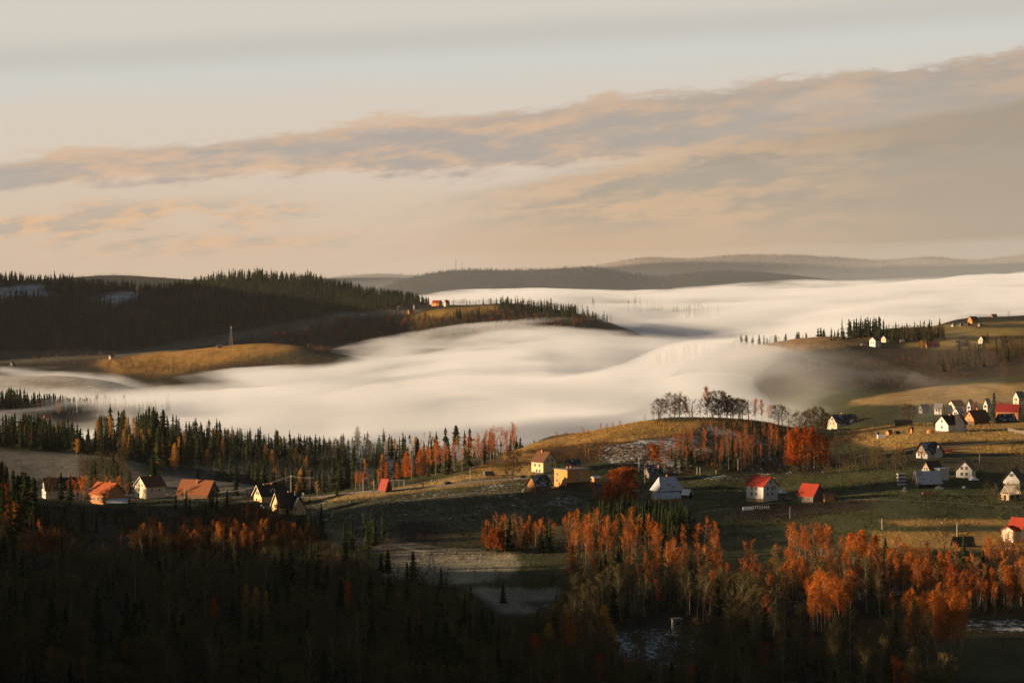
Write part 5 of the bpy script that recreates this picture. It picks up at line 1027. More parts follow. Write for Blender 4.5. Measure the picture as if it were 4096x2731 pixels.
LIMIT = {'spruce': 285, 'birch': 285, 'larch': 140, 'bare': 120, 'leafy': 60, 'bush': 190}
def realize_trees():
    rest = {}
    for kind in KINDS:
        L = [t for t in TREES if t['kind'] == kind]
        for t in L:
            t['Zt'] = t['Z'] + t['h']; iy = YH - t['Zt'] / t['Y'] * F
            t['show'] = t['px'] if (-5 < t['x'] < 1029 and iy < 672 and t['px'] > 6 and vis(t['X'], t['Y'], t['Z'] + t['h'] * .6)) else 0
        solo = [t for t in L if t['solo']]; other = sorted([t for t in L if not t['solo']], key=lambda t: -t['show'])
        n = max(0, LIMIT[kind] - len(solo)); ind = solo + [t for t in other[:n] if t['show'] > 0]; done = set(id(t) for t in ind)
        rest[kind] = [t for t in L if id(t) not in done]
        gcount = {}
        for t in ind: gcount[t['label']] = gcount.get(t['label'], 0) + 1
        _, H, name, cat, _ = KINDS[kind]
        for t in ind:
            s = t['h'] / H; lod = 0 if t['px'] > 22 else 1
            sc = (s * t['wid'], s * t['wid'], s)
            if t['px'] >= 13:
                o = empty(name, (t['X'], t['Y'], t['Z']), t['rz']); o.scale = sc
                c = bpy.data.objects.new('crown', tree_mesh(kind, t['v'], lod, 'crown', t['cm'])); link(c, o)
                b = bpy.data.objects.new('trunk' if kind != 'bush' else 'stems', tree_mesh(kind, t['v'], lod, 'trunk')); link(b, o)
            else:
                o = bpy.data.objects.new(name, tree_mesh(kind, t['v'], lod, 'all', t['cm'])); link(o)
                o.location = (t['X'], t['Y'], t['Z']); o.rotation_euler = (0, 0, t['rz']); o.scale = sc
            tag(o, t['label'], t['cat'] or cat, t['group'] if (t['group'] and (not t['solo'] or gcount[t['label']] > 1)) else t['group'])
    for kind, L in rest.items():             # the uncountable rest of each kind: one merged object
        if not L: continue
        mats = []; Vs = []; Fs = []; Ms = []; Ts = []; off = 0
        groups = {}
        for t in L:
            lod = 1 if t['px'] >= 18 else 2
            groups.setdefault((t['v'] % 4, lod, (t['cm'] or CROWN[kind][0]).name), []).append(t)
        H = KINDS[kind][1]
        for (v, lod, cmn), G in groups.items():
            (cv, cf), (tv, tf) = proto(kind, v, lod); V = np.concatenate([cv, tv]); Fc = np.concatenate([cf, tf + len(cv)])
            for nm in (cmn, CROWN[kind][1].name):
                if nm not in mats: mats.append(nm)
            mi = np.r_[np.full(len(cf), mats.index(cmn)), np.full(len(tf), mats.index(CROWN[kind][1].name))]
            s = np.array([t['h'] / H for t in G]); w = s * np.array([t['wid'] for t in G]); a = np.array([t['rz'] for t in G])
            P = np.array([(t['X'], t['Y'], t['Z']) for t in G]); n = len(G)
            x = (V[None, :, 0] * np.cos(a)[:, None] - V[None, :, 1] * np.sin(a)[:, None]) * w[:, None] + P[:, 0:1]
            y = (V[None, :, 0] * np.sin(a)[:, None] + V[None, :, 1] * np.cos(a)[:, None]) * w[:, None] + P[:, 1:2]
            z = V[None, :, 2] * s[:, None] + P[:, 2:3]
            Vs.append(np.stack([x, y, z], -1).reshape(-1, 3)); Fs.append((Fc[None] + (np.arange(n) * len(V))[:, None, None]).reshape(-1, 3) + off)
            Ms.append(np.tile(mi, n)); Ts.append(np.repeat([t['tint'] for t in G], len(V))); off += n * len(V)
        nm = {'spruce': 'spruce_forest', 'birch': 'birch_wood', 'larch': 'larch_wood', 'bare': 'bare_wood', 'leafy': 'broadleaf_wood', 'bush': 'brushwood'}[kind]
        me = np_mesh(nm, np.concatenate(Vs), np.concatenate(Fs), [bpy.data.materials[m] for m in mats], np.concatenate(Ms))
        at = me.attributes.new('tint', 'FLOAT', 'POINT'); at.data.foreach_set('value', np.concatenate(Ts).astype(np.float32))
        o = bpy.data.objects.new(nm, me); link(o)
        tag(o, {'spruce': 'dark spruce forest covering the hills and slopes', 'birch': 'mass of autumn birches in the woods', 'larch': 'mass of small orange larches in the woods', 'bare': 'mass of bare brown trees on the slopes', 'leafy': 'mass of russet broadleaf trees', 'bush': 'tangle of brown brushwood on the slopes and in the woods'}[kind], 'forest', kind='stuff')
        print(nm, len(L), off)
# ------------------------------------------------------------------ where the woods stand
LIMX = [-60, 60, 120, 130, 325, 345, 384, 400, 470, 482, 552, 562, 700, 780, 870, 1060]
LIMY = [520, 526, 524, 515, 520, 545, 573, 580, 588, 612, 613, 566, 560, 575, 588, 592]
def woods():
    SP = 'spruce'; BI = 'birch'; LA = 'larch'; BA = 'bare'; BU = 'bush'; LE = 'leafy'
    # dark wood filling the lower left and the bottom
    g = 'trees of the dark wood along the bottom'
    mixd = [(BA, .20, 5, 11, OLIVET, 'olive-brown tree in the shaded wood along the bottom left'), (BU, .12, 3, 6, OLIVET, 'olive bush in the shaded wood along the bottom left'), (BI, .012, 7, 11, BROWNB, 'orange-topped birch scattered in the dark bottom-left wood'), (SP, .15, 5, 14, None, 'dark spruce in the shaded wood along the bottom left'), (BA, .47, 6, 13, DULL, 'bare brown-green tree in the shaded wood along the bottom left'), (BI, .05, 11, 17, DULL, 'thin dull birch with a pale stem in the dark bottom-left wood'), (BU, .28, 3, 6.5, DULL, 'brown-green bush under the trees of the dark bottom-left wood')]
    wood((-40, 540), (560, 760), 1500, mixd, g, None, True)
    wood((-40, 380), (760, 850), 560, [(m[0], m[1], m[2] * .72, m[3] * .66, m[4], m[5]) for m in mixd], g, None, True)
    wood((380, 560), (560, 720), 420, mixd, g, None, True)
    mixr = [(BA, .15, 5, 10, OLIVET, 'olive-brown tree in the shaded wood along the bottom right'), (BI, .03, 9, 13, RUST, 'rust-topped birch scattered in the dark bottom-right wood'), (SP, .14, 5, 12, None, 'dark spruce in the shaded wood along the bottom right'), (BI, .22, 11, 17, DULL, 'bare birch with a white stem in the shaded bottom-right wood'), (BA, .32, 8, 13, DULL, 'bare brown-green tree in the shaded wood along the bottom right'), (BU, .24, 3, 6, DULL, 'low bush in the shaded wood along the bottom right')]
    clear = [(595, 628), (670, 620), (740, 638), (710, 672), (640, 690), (590, 660)]
    fld = [(880, 598), (1040, 592), (1040, 690), (940, 690)]
    def t1(x, Y):
        y = YH + 106 / Y * F; return not inpoly(np.array([x]), np.array([y]), clear)[0] and not inpoly(np.array([x]), np.array([y]), fld)[0]
    wood((530, 960), (555, 640), 400, mixr, g, t1, True)
    wood((520, 780), (640, 740), 320, mixr, g, lambda x, Y: t1(x, Y) and not (510 < x < 570 and Y > 700), True)
    wood((560, 1060), (700, 735), 60, mixr, g, lambda x, Y: t1(x, Y) and x > 760)
    # mixed band between the fields: brown woods with orange tops
    mixm = [(BI, .30, 9, 13, None, 'orange-topped birch in the strip of wood below the open fields'), (BA, .38, 6, 10, DULL, 'bare brown tree in the strip of wood below the open fields'), (SP, .12, 6, 10, None, 'dark spruce among birches below the open fields'), (BU, .20, 2.5, 5, None, 'brown bush in the strip of wood below the open fields')]
    wood((550, 720), (745, 850), 190, mixm, 'trees of the strip of wood below the fields', lambda x, Y: x > 565)
    wood((690, 1060), (735, 800), 90, mixm, 'trees of the strip of wood below the fields')
    # glowing birch clump in the middle
    b1 = [(BI, .18, 9.5, 13, BROWNB, 'brown half-bare birch in the glowing clump before the spruce block'), (BI, .62, 5.5, 13.5, None, 'glowing orange birch in the tall clump in front of the dark spruce block'), (BU, .2, 3, 5, None, 'rust brown bush at the foot of the glowing birch clump')]
    stand([(552, 544), (600, 540), (662, 541), (660, 552), (560, 556)], 75, b1, '', 'birches of the glowing middle clump', gap=1.4, clump=.28)
    b2 = [(BI, .25, 9, 12.5, BROWNB, 'brown half-bare birch left of the dark spruce block'), (BI, .50, 5.5, 12.5, None, 'orange birch in the clump left of the dark spruce block'), (LE, .10, 8, 11, None, 'round russet tree in the birch clump left of the spruce block'), (SP, .15, 8, 11, None, 'dark spruce in the birch clump below the middle field')]
    stand([(482, 541), (552, 538), (556, 552), (484, 554)], 48, b2, '', 'birches left of the spruce block', gap=1.4)
    # dark spruce block below the farm
    stand([(566, 526), (610, 517), (660, 516), (684, 522), (690, 538), (672, 545), (600, 540)], 210, [(SP, 1, 6.5, 9.5, None, 'dark young spruce in the square block below the snow-roofed farm')], '', 'spruces of the block below the farm', gap=2.0)
    # burning birch forest on the right
    b3 = [(BI, .22, 9, 14, BROWNB, 'brown half-bare birch in the birch forest at the right edge'), (BI, .30, 6, 13, RUST, 'rust-red birch in the birch forest at the right edge'), (BI, .38, 5, 14.5, None, 'orange birch in the birch forest at the right edge below the lit field'), (BA, .08, 8, 12, None, 'bare tree in the birch forest on the right'), (BU, .10, 2.5, 5, None, 'rust brown bush under the birch forest on the right'), (SP, .14, 6, 12, None, 'dark spruce in the birch forest on the right')]
    stand([(780, 588), (850, 578), (960, 577), (1060, 574), (1060, 612), (960, 608), (900, 600), (800, 602)], 430, b3, '', 'birches of the forest on the right', clump=.36)
    stand([(722, 588), (800, 586), (800, 606), (722, 610)], 30, b3, '', 'birches of the forest on the right', clump=.4)
    stand([(788, 556), (830, 554), (832, 562), (790, 564)], 22, [(BI, 1, 9, 13.5, None, 'yellow-brown birch in the row along the lower edge of the dark right field')], '', 'birches along the right field')
    stand([(890, 618), (930, 612), (1000, 610), (990, 622), (890, 626)], 44, [(BI, 1, 7, 10, None, 'orange birch on the bank between the two lower right clearings')], '', 'birches on the lower right bank')
    stand([(806, 618), (850, 610), (852, 632), (808, 634)], 26, [(BI, 1, 11, 15, None, 'thin orange-topped birch in the small group left of the lower right meadow')], '', 'small birch group at the lower right')
    stand([(905, 645), (965, 640), (968, 660), (908, 664)], 24, [(BI, 1, 12, 16, None, 'orange birch in the clump standing in the lower right meadow')], '', 'birch clump in the lower right meadow', gap=1.5)
    # golden larches at the lower centre
    for x, y, h in ((556, 655, 52), (566, 652, 48), (583, 662, 54), (594, 660, 50), (604, 664, 60), (575, 665, 40), (612, 668, 45), (549, 668, 46)):
        tree_at(LA, x, y, h, 'tall golden larch in the cluster at the lower centre', 'golden larches at the lower centre', PLARCH, wid=1.25)
    for x, y, h in ((246, 617, 34), (256, 622, 36), (266, 622, 32)):
        tree_at(LA, x, y, h, 'pale yellow larch of the trio in the dark left wood', 'pale larches in the dark wood', PLARCH)
    tree_at(LA, 348, 610, 30, 'single bright orange larch rising from the dark wood left of centre', None, None)
    tree_at(LA, 214, 622, 26, 'small orange larch alone in the dark wood at the left', None, None)
    tree_at(LA, 851, 572, 40, 'broad flaming orange larch at the lower edge of the right fields', 'flaming larches below the right fields', None, wid=1.5)
    tree_at(LA, 862, 571, 42, 'broad flaming orange larch at the lower edge of the right fields', 'flaming larches below the right fields', None, wid=1.6)
    tree_at(LA, 875, 570, 36, 'broad flaming orange larch at the lower edge of the right fields', 'flaming larches below the right fields', None, wid=1.5)
    # the woods go on to the right of the view
    wood((1045, 1290), (560, 800), 300, mixr + b3, 'woods right of the view'); wood((1045, 1280), (980, 1900), 120, [(BA, .6, 6, 11, None, 'bare tree right of the view'), (SP, .4, 7, 13, None, 'spruce right of the view')], 'woods right of the view')
    # lit shrubs and trees on the slope under the left village
    lit = [(BU, .68, 4, 8.5, None, 'copper brown bush on the sunlit slope below the left village'), (BI, .22, 7, 11, None, 'copper birch on the sunlit slope below the left village'), (SP, .16, 5, 9, None, 'small dark spruce among copper bushes below the left village')]
    stand([(128, 546), (190, 541), (290, 541), (318, 548), (250, 556), (150, 556)], 230, lit, '', 'copper bushes below the left village', gap=1.2)
    stand([(30, 545), (55, 540), (60, 555), (20, 556)], 25, lit, '', 'copper bushes below the left village')
    mixv = [(BA, .4, 4, 7, DULL, 'bare grey-brown tree on the bank below the left village'), (BU, .35, 3, 5, DULL, 'dull brown bush on the bank below the left village'), (SP, .2, 4, 8, None, 'dark spruce on the bank below the left village')]
    stand([(40, 514), (130, 508), (240, 508), (300, 520), (330, 545), (180, 536), (40, 536)], 300, mixv, '', 'trees on the bank below the left village')
    stand([(228, 512), (290, 515), (300, 532), (230, 530)], 55, lit, '', 'copper bushes below the left village')
    stand([(300, 530), (380, 540), (400, 552), (380, 575), (300, 580)], 90, mixv[:2] + [(SP, .2, 7, 12, None, 'dark spruce beside the small tan field')], '', 'scrub beside the small tan field')
    stand([(383, 588), (430, 590), (452, 600), (400, 604)], 26, [(BA, .6, 7, 11, DULL, 'bare tree at the lower edge of the small tan field'), (BU, .4, 3, 5, DULL, 'bush at the lower edge of the small tan field')], '', 'scrub at the tan field')
    stand([(484, 585), (530, 580), (560, 582), (560, 590), (500, 592)], 30, [(BU, .8, 2.5, 4.5, DULL, 'dark bush between the two tan fields'), (BA, .2, 5, 8, DULL, 'bare tree between the two tan fields')], '', 'bushes between the tan fields')
    for x, y, h in ((413, 583, 33), (407, 585, 24), (388, 576, 28), (381, 574, 22), (441, 592, 26), (446, 594, 20), (503, 604, 22)):
        tree_at(SP, x, y, h, 'dark spruce in front of the small tan field', 'spruces in front of the tan field')
    # left edge hillside with lit tops
    ml = [(SP, .45, 12, 19, None, 'tall spruce on the hillside at the left edge beside the village'), (BI, .30, 11, 16, None, 'orange birch on the hillside at the left edge beside the village'), (BA, .25, 9, 13, None, 'bare tree on the hillside at the left edge beside the village')]
    stand([(-40, 500), (10, 500), (34, 512), (34, 545), (-40, 560)], 95, ml, '', 'trees at the left edge')
    wood((-200, -40), (860, 1000), 60, ml, 'trees at the left edge')
    wood((-900, -150), (440, 936), 460, [(SP, 1, 13, 20, None, 'unseen spruce on the shade-casting hill left of the view')], 'spruces on the left hill', lambda x, Y: not (762 < Y < 868))  # unseen trees added to break up the ridge shade; gap lets sun through
    for x, y, h in ((61, 501, 30), (70, 501, 27)):
        tree_at(SP, x, y, h, 'brownish spruce right in front of the white house with the dark roof', 'spruces before the white house')
    for x, y, h in ((52, 500, 26), (36, 500, 24)):
        tree_at(BA, x, y, h, 'dark bare tree left of the white house with the dark roof', 'bare trees left of the white house')
    # behind the village: brush, fields, forest
    mb = [(BA, .5, 8, 13, DULL, 'bare tree in the copse between the pale fields behind the village'), (SP, .3, 8, 14, None, 'spruce in the copse between the pale fields behind the village'), (BU, .2, 3, 5, DULL, 'bush in the copse between the pale fields behind the village')]
    stand([(78, 470), (100, 462), (125, 462), (133, 480), (132, 495), (78, 490)], 100, mb, '', 'copse behind the village', 1150, 1600)
    tree_at(BI, 76, 460, 22, 'round golden birch beside the pale field behind the village', None, YEL, 1200, wid=1.5)
    stand([(66, 499), (100, 496), (130, 497), (138, 499), (100, 503), (66, 502)], 34, [(BI, .6, 9, 13, None, 'pale orange birch close behind the first village houses'), (BU, .4, 4, 6, None, 'orange-brown bush close behind the first village houses')], '', 'birches behind the village houses', 1100, 1300)
    fm = [(SP, .80, 13.5, 24, None, 'tall spruce in the forest between the village and the fog'), (BI, .12, 14, 19, DULL, 'pale birch in the forest between the village and the fog'), (LA, .08, 14, 20, PLARCH, 'pale larch in the forest between the village and the fog')]
    def tf(x, Y):                          # forest edge follows the pale field
        return Y > np.interp(x, [95, 130, 150, 240, 300, 420, 520, 600], [1640, 1640, 1560, 1500, 1420, 1330, 1330, 1500])
    wood((95, 590), (1330, 2040), 1500, fm, 'forest between village and fog', tf)
    stand([(-40, 452), (0, 448), (60, 452), (92, 458), (92, 448), (40, 432), (0, 428), (-40, 425)], 330, [(SP, .93, 11, 17, None, 'dark spruce on the small wooded hill at the left edge before the fog'), (LA, .07, 10, 14, None, 'orange larch on the small wooded hill at the left edge before the fog')], '', 'small wooded hill at the left', 1560, 1850)
    stand([(-40, 420), (0, 414), (70, 416), (130, 420), (172, 417), (80, 409), (0, 406), (-40, 404)], 420, [(SP, .95, 15, 22, None, 'spruce on the low ridge rising from the fog at the left'), (LA, .05, 12, 16, None, 'orange larch on the low ridge rising from the fog at the left')], '', 'low ridge in the fog', 2400, 2750)
    tree_at(SP, 153, 488, 40, 'tall umbrella-shaped spruce standing alone before the fog forest', None, None, 1250, 1600, wid=1.2)
    tree_at(SP, 236, 498, 36, 'faint grey spruce alone on the pale field behind the village', None, None, 1200, 1500)
    # larches and birches along the sunlit ridge road
    for x, y, h in ((386, 482, 22), (397, 481, 20), (406, 479, 28), (420, 477, 29), (411, 478, 20)):
        tree_at(LA, x, y, h, 'flame orange larch in the row above the sunlit road', 'larches above the sunlit road', None, 1080, 1400, wid=.95)
    stand([(353, 491), (380, 487), (384, 485), (356, 488)], 16, [(BI, 1, 7, 9, None, 'low orange birch in the clump left of the flame orange larches')], '', 'low birches left of the larches', 1080, 1300)
    stand([(425, 478), (470, 470), (520, 452), (515, 447), (470, 464), (425, 474)], 55, [(BI, .6, 9, 15, None, 'rust orange birch on the ridge between the larches and the knoll'), (SP, .25, 9, 13, None, 'spruce on the ridge between the larches and the knoll'), (BU, .15, 3, 5, None, 'bush on the ridge between the larches and the knoll')], '', 'trees on the ridge', 1080, 1500)
    tree_at(BA, 423, 487.5, 29, 'bare tree with a crooked trunk beside the sunlit road', None, None, 1000, 1300, wid=.8)
    tree_at(BA, 512, 480, 34, 'tall dark bare tree left of the yellow house on the knoll', None, None, 1000, 1300, wid=.9)
    tree_at(LE, 508, 453, 8, 'small orange tree on the skyline left of the knoll', None, None, 1100, 1400)
    tree_at(BI, 296, 496, 12, 'small yellow birch behind the white post by the road', None, YEL, 1000, 1300, wid=1.3)
    tree_at(BI, 317, 496, 16, 'bright yellow birch beside the crossarm pole', None, YEL, 1000, 1300, wid=1.5)
    tree_at(SP, 337, 496.5, 10, 'small round spruce on the verge of the sunlit road', None, None, 1000, 1300, wid=1.5)
    # the knoll: skyline trees
    for x, y, h in ((645, 421, 8), (653, 420, 8)): tree_at(BA, x, y, h, 'small pale bare tree at the left end of the knoll skyline', 'small trees on the knoll skyline', None, 1150, 1400)
    for x, h, kd, c in ((657, 15, BA, None), (662, 18, BA, None), (667, 20, BA, None), (674, 21, BA, None), (681, 19, BA, None), (723, 22, BA, None), (730, 21, BA, None), (737, 18, BA, None), (745, 17, BA, None), (752, 19, BA, None), (776, 18, BA, None), (784, 17, BA, None), (792, 19, BA, None), (688, 20, BI, None), (694, 22, BA, None), (700, 22, BI, None), (706, 26, BI, None), (712, 23, BA, None), (718, 25, BA, None), (726, 23, BA, None), (733, 20, BA, None), (740, 18, BA, None)):
        tree_at(kd, x + rng.uniform(-3, 3), 419, h * rng.uniform(.95, 1.4), 'bare tree in the row on top of the knoll' if kd == BA else 'orange-leaved tree in the row on top of the knoll', 'trees on top of the knoll', c, 1150, 1400, wid=1.25)
    for x, y, h in ((748, 421, 22), (755, 422, 24), (762, 424, 25), (769, 426, 22)): tree_at(BI, x, y, h, 'tall rusty birch on the right shoulder of the knoll', 'birches on the knoll shoulder', None, 1150, 1400, wid=1.1)
    for x, y, h in ((800, 434, 26), (809, 436, 30), (818, 436, 32), (826, 434, 24)): tree_at(BA, x, y, h, 'large bare tree beside the low bungalow right of the knoll', 'large bare trees by the bungalow', None, 1150, 1500, wid=1.15)
    for x, y, h in ((858, 424, 16), (874, 424.5, 16), (866, 424, 9), (885, 424, 12), (880, 424, 10)): tree_at(BA, x, y, h, 'bare tree on the meadow edge right of the bungalow', 'bare trees on the meadow edge', None, 1150, 1600)
    tree_at(BA, 909, 423.5, 23, 'perfectly round bare tree on the skyline above the long dark roof', None, None, 1150, 1600, wid=1.2)
    tree_at(SP, 934, 424, 7, 'tiny dark spruce on the skyline left of the white gabled house', None, None, 1150, 1600)
    for x, y, h in ((557, 446, 15), (565, 446, 15), (577, 442, 11), (583, 442, 16), (588, 440, 11), (601, 437, 14), (607, 436, 13), (613, 434, 12), (620, 432, 12)): tree_at(BI, x, y, h, 'small orange birch on the left slope of the knoll', 'birches on the left slope of the knoll', None, 1100, 1400, wid=1.1)
    kn = [(BI, .30, 8, 12.5, BROWNB, 'brown half-bare birch on the right flank of the knoll'), (BI, .28, 8, 12.5, RUST, 'rusty birch in the copse on the right flank of the knoll'), (BA, .19, 6, 9, None, 'bare brown tree in the copse on the right flank of the knoll'), (SP, .10, 7, 10, None, 'dark spruce in the copse on the right flank of the knoll'), (BU, .14, 2.5, 5, None, 'brown bush in the copse on the right flank of the knoll')]
    stand([(655, 462), (690, 445), (715, 448), (740, 445), (775, 440), (790, 452), (780, 468), (740, 472), (680, 473)], 150, kn, '', 'copse on the knoll flank', 1040, 1300)
    stand([(700, 424), (760, 430), (800, 438), (800, 446), (745, 436), (700, 428)], 80, [(BU, .6, 2.5, 4.5, None, 'dark bush along the shaded ridge of the knoll'), (BI, .3, 5, 7.5, None, 'small birch along the shaded ridge of the knoll')], '', 'brush along the knoll ridge', 1040, 1400)
    stand([(520, 455), (560, 448), (640, 440), (700, 440), (690, 460), (600, 462), (540, 464)], 60, [(BU, .9, 1.5, 3.5, None, 'brown shrub scattered on the frosty face of the knoll'), (BI, .1, 6, 8, None, 'thin birch on the frosty face of the knoll')], '', 'shrubs on the frosty knoll face', 1040, 1300)
    for x, y, h in ((652, 462, 20), (656, 464, 18)): tree_at(LE, x, y, h, 'dark red tree at the foot of the frosty knoll face', 'dark red trees at the knoll foot', RED, 1000, 1300)
    tree_at(BI, 664, 470, 17, 'orange birch above the grey barn on stilts', None, None, 1000, 1300, wid=1.4)
    tree_at(LE, 621, 508, 44, 'great round red-leaved tree between the orange block and the snowy farm', None, RED, 800, 1200, wid=1.2, v=1)
    tree_at(LE, 609, 508, 24, 'dull orange tree left of the great red tree', None, None, 800, 1200)
    tree_at(LA, 594, 499, 17, 'slim orange larch left of the great red tree', None, None, 800, 1200)
    tree_at(LE, 557, 481, 12, 'small russet tree behind the barn with the lit gable', None, None, 900, 1250)
    for x, y, h in ((790, 468, 38), (797, 468, 42), (805, 468, 42), (812, 467, 40), (820, 467, 36), (826, 466, 30)): tree_at(LA, x, y, h, 'tall fiery orange larch in the tight group right of the knoll', 'fiery larches right of the knoll', None, 1000, 1300, wid=1.15)
    stand([(780, 466), (840, 462), (905, 455), (905, 470), (840, 474), (790, 474)], 60, [(BU, .5, 2.5, 5, DULL, 'dark bush in the gully right of the fiery larches'), (BA, .5, 7, 11, DULL, 'dark bare tree in the gully right of the fiery larches')], '', 'gully right of the larches', 1000, 1300)
    stand([(820, 440), (870, 432), (880, 440), (840, 452), (800, 452)], 40, [(BU, .8, 2, 4, None, 'brown bush on the slope below the bungalow'), (BA, .2, 5, 8, None, 'bare tree on the slope below the bungalow')], '', 'slope below the bungalow', 1000, 1350)
    tree_at(BA, 878, 470, 25, 'dark bare tree at the edge of the dark right field', None, DULL, 950, 1250)
    tree_at(BI, 900, 464, 20, 'yellow-orange birch left of the chalet', None, None, 950, 1250)
    tree_at(LE, 975, 418, 18, 'rusty orange tree behind the wooden house with the lit gable', None, None, 1150, 1600, wid=.75)
    tree_at(SP, 994, 418, 27, 'tall dark spruce between the wooden house and the red roof', None, None, 1150, 1600, wid=.8)
    tree_at(LE, 1001, 416, 15, 'orange-red tree left behind the red-roofed brick house', None, RED, 1200, 1700, wid=.7)
    tree_at(BA, 1015, 420, 16, 'bare tree in front of the red-roofed brick house', None, None, 1150, 1600)
    tree_at(BA, 944, 548, 22, 'round bare tree beside the low dark barn on the lit strip', None, None, 800, 1000, wid=1.1)
    tree_at(BA, 1003, 541, 17, 'round orange-brown tree left of the cream house at the right edge', None, None, 800, 1000)
    for x, y in ((700, 505), (722, 512), (742, 515), (800, 520), (690, 512)): tree_at(BA, x, y, 7, 'small dark fruit tree on the shaded right field', 'fruit trees on the shaded field', DULL, 850, 1050)
    # shrubs along field borders and paths
    for pl, n, y0, y1 in (([(700, 482), (860, 478), (1030, 466), (1030, 472), (860, 484), (700, 488)], 40, 900, 1250), ([(330, 500), (480, 484), (520, 480), (520, 486), (400, 500), (335, 508)], 22, 900, 1250), ([(700, 520), (850, 512), (880, 518), (760, 528), (700, 530)], 26, 800, 1050), ([(860, 438), (1030, 434), (1030, 440), (860, 446)], 34, 1050, 1400), ([(390, 560), (510, 558), (512, 561), (390, 564)], 10, 700, 1000), ([(330, 528), (480, 540), (560, 540), (560, 546), (430, 548), (330, 540)], 40, 780, 1050)):
        stand(pl, n, [(BU, 1, .7, 2.2, None, 'low brown shrub along a field border')], '', 'shrubs along the field borders', y0, y1)
    stand([(700, 352), (760, 343), (850, 342), (850, 352), (760, 358), (700, 364)], 70, [(BU, .8, 2, 4.5, None, 'brown bush on the slope of the right spur'), (BA, .2, 5, 9, None, 'bare tree on the slope of the right spur')], '', 'bushes on the right spur', 2050, 2700)
    stand([(655, 421), (700, 419.5), (790, 430), (790, 433), (700, 422), (655, 423)], 46, [(BU, .8, 1.5, 3.5, None, 'brown undergrowth bush beneath the tree row on the knoll'), (BA, .2, 4, 8, None, 'thin young bare tree in the tree row on the knoll')], '', 'undergrowth on the knoll crest', 1150, 1400)
    stand([(935, 424), (1030, 418), (1030, 408), (940, 410)], 22, [(BA, .7, 6, 10, None, 'bare garden tree among the misty houses'), (BU, .3, 2, 4, None, 'garden bush among the misty houses')], '', 'garden trees among the misty houses', 1250, 1800)
    stand([(480, 545), (560, 545), (560, 552), (480, 552)], 26, [(BU, .7, 2, 4, None, 'copper bush along the upper edge of the tan fields'), (SP, .3, 5, 9, None, 'young spruce along the upper edge of the tan fields')], '', 'bushes above the tan fields', 780, 1000)
    # bushes round the houses
    stand([(990, 476), (1030, 470), (1030, 500), (990, 506), (975, 498)], 30, [(BU, 1, 2, 4, DULL, 'dark bush around the unfinished house')], '', 'bushes by the unfinished house', 900, 1250)
    stand([(525, 478), (555, 474), (562, 482), (590, 488), (600, 492), (620, 505), (605, 508)], 26, [(BU, 1, 1.5, 3.5, None, 'brown garden bush between the houses under the knoll')], '', 'garden bushes under the knoll', 900, 1250)
    # misty right slopes
    stand([(830, 388), (900, 380), (1040, 370), (1040, 378), (900, 390), (830, 394)], 40, [(BA, .7, 7, 12, None, 'bare tree in the misty hollow on the right'), (BU, .3, 3, 6, None, 'bush in the misty hollow on the right')], '', 'misty hollow trees', 1600, 2000)
    tree_at(BA, 891, 390, 12, 'round brown tree alone on the misty hill field at the right', None, None, 1500, 1950, wid=1.3)
    stand([(940, 372), (1040, 362), (1040, 350), (1000, 346), (960, 356), (930, 364)], 150, [(BA, .6, 9, 14, None, 'bare brown tree on the misty slope at the right edge'), (SP, .25, 10, 15, None, 'spruce on the misty slope at the right edge'), (BU, .15, 4, 6, None, 'bush on the misty slope at the right edge')], '', 'misty slope trees', 1900, 2600)
    stand([(780, 366), (880, 360), (950, 352), (950, 364), (880, 372), (790, 376)], 60, [(BU, .75, 3, 6, None, 'brown bush on the frosty slope above the mist'), (BA, .25, 6, 10, None, 'bare tree on the frosty slope above the mist')], '', 'frosty slope bushes', 1850, 2300)
    # right spur
    sp = 'spruces on the right spur'
    for x in np.linspace(849, 884, 26): tree_at(SP, x + rng.uniform(-1, 1), 337.2 + rng.uniform(-.4, .6), rng.uniform(17, 23), 'tall spruce in the dense block on top of the right spur', sp, None, 2200, 2900)
    tree_at(SP, 842, 337, 19, 'tall slim spruce standing apart left of the spruce block on the right spur', None, None, 2200, 2900, wid=.8)
    stand([(826, 338), (860, 336), (870, 338), (830, 341)], 36, [(SP, .7, 7, 11, None, 'low dark spruce at the foot of the spruce block on the right spur'), (BU, .3, 4, 6, None, 'bush at the foot of the spruce block on the right spur')], '', 'low trees on the right spur', 2150, 2700)
    stand([(880, 338), (940, 334), (945, 340), (925, 343), (890, 341)], 110, [(SP, .5, 11, 17, None, 'spruce in the mixed copse behind the white houses on the right spur'), (BA, .5, 9, 14, None, 'bare brown tree in the mixed copse behind the white houses on the right spur')], '', 'mixed copse on the right spur', 2150, 2900)
    stand([(700, 357), (716, 353), (738, 347), (735, 352), (715, 357), (703, 360)], 60, [(BA, .6, 7, 10, None, 'golden brown tree at the tip of the right spur'), (SP, .4, 8, 12, None, 'dark spruce at the tip of the right spur')], '', 'trees at the tip of the right spur', 2200, 2600)
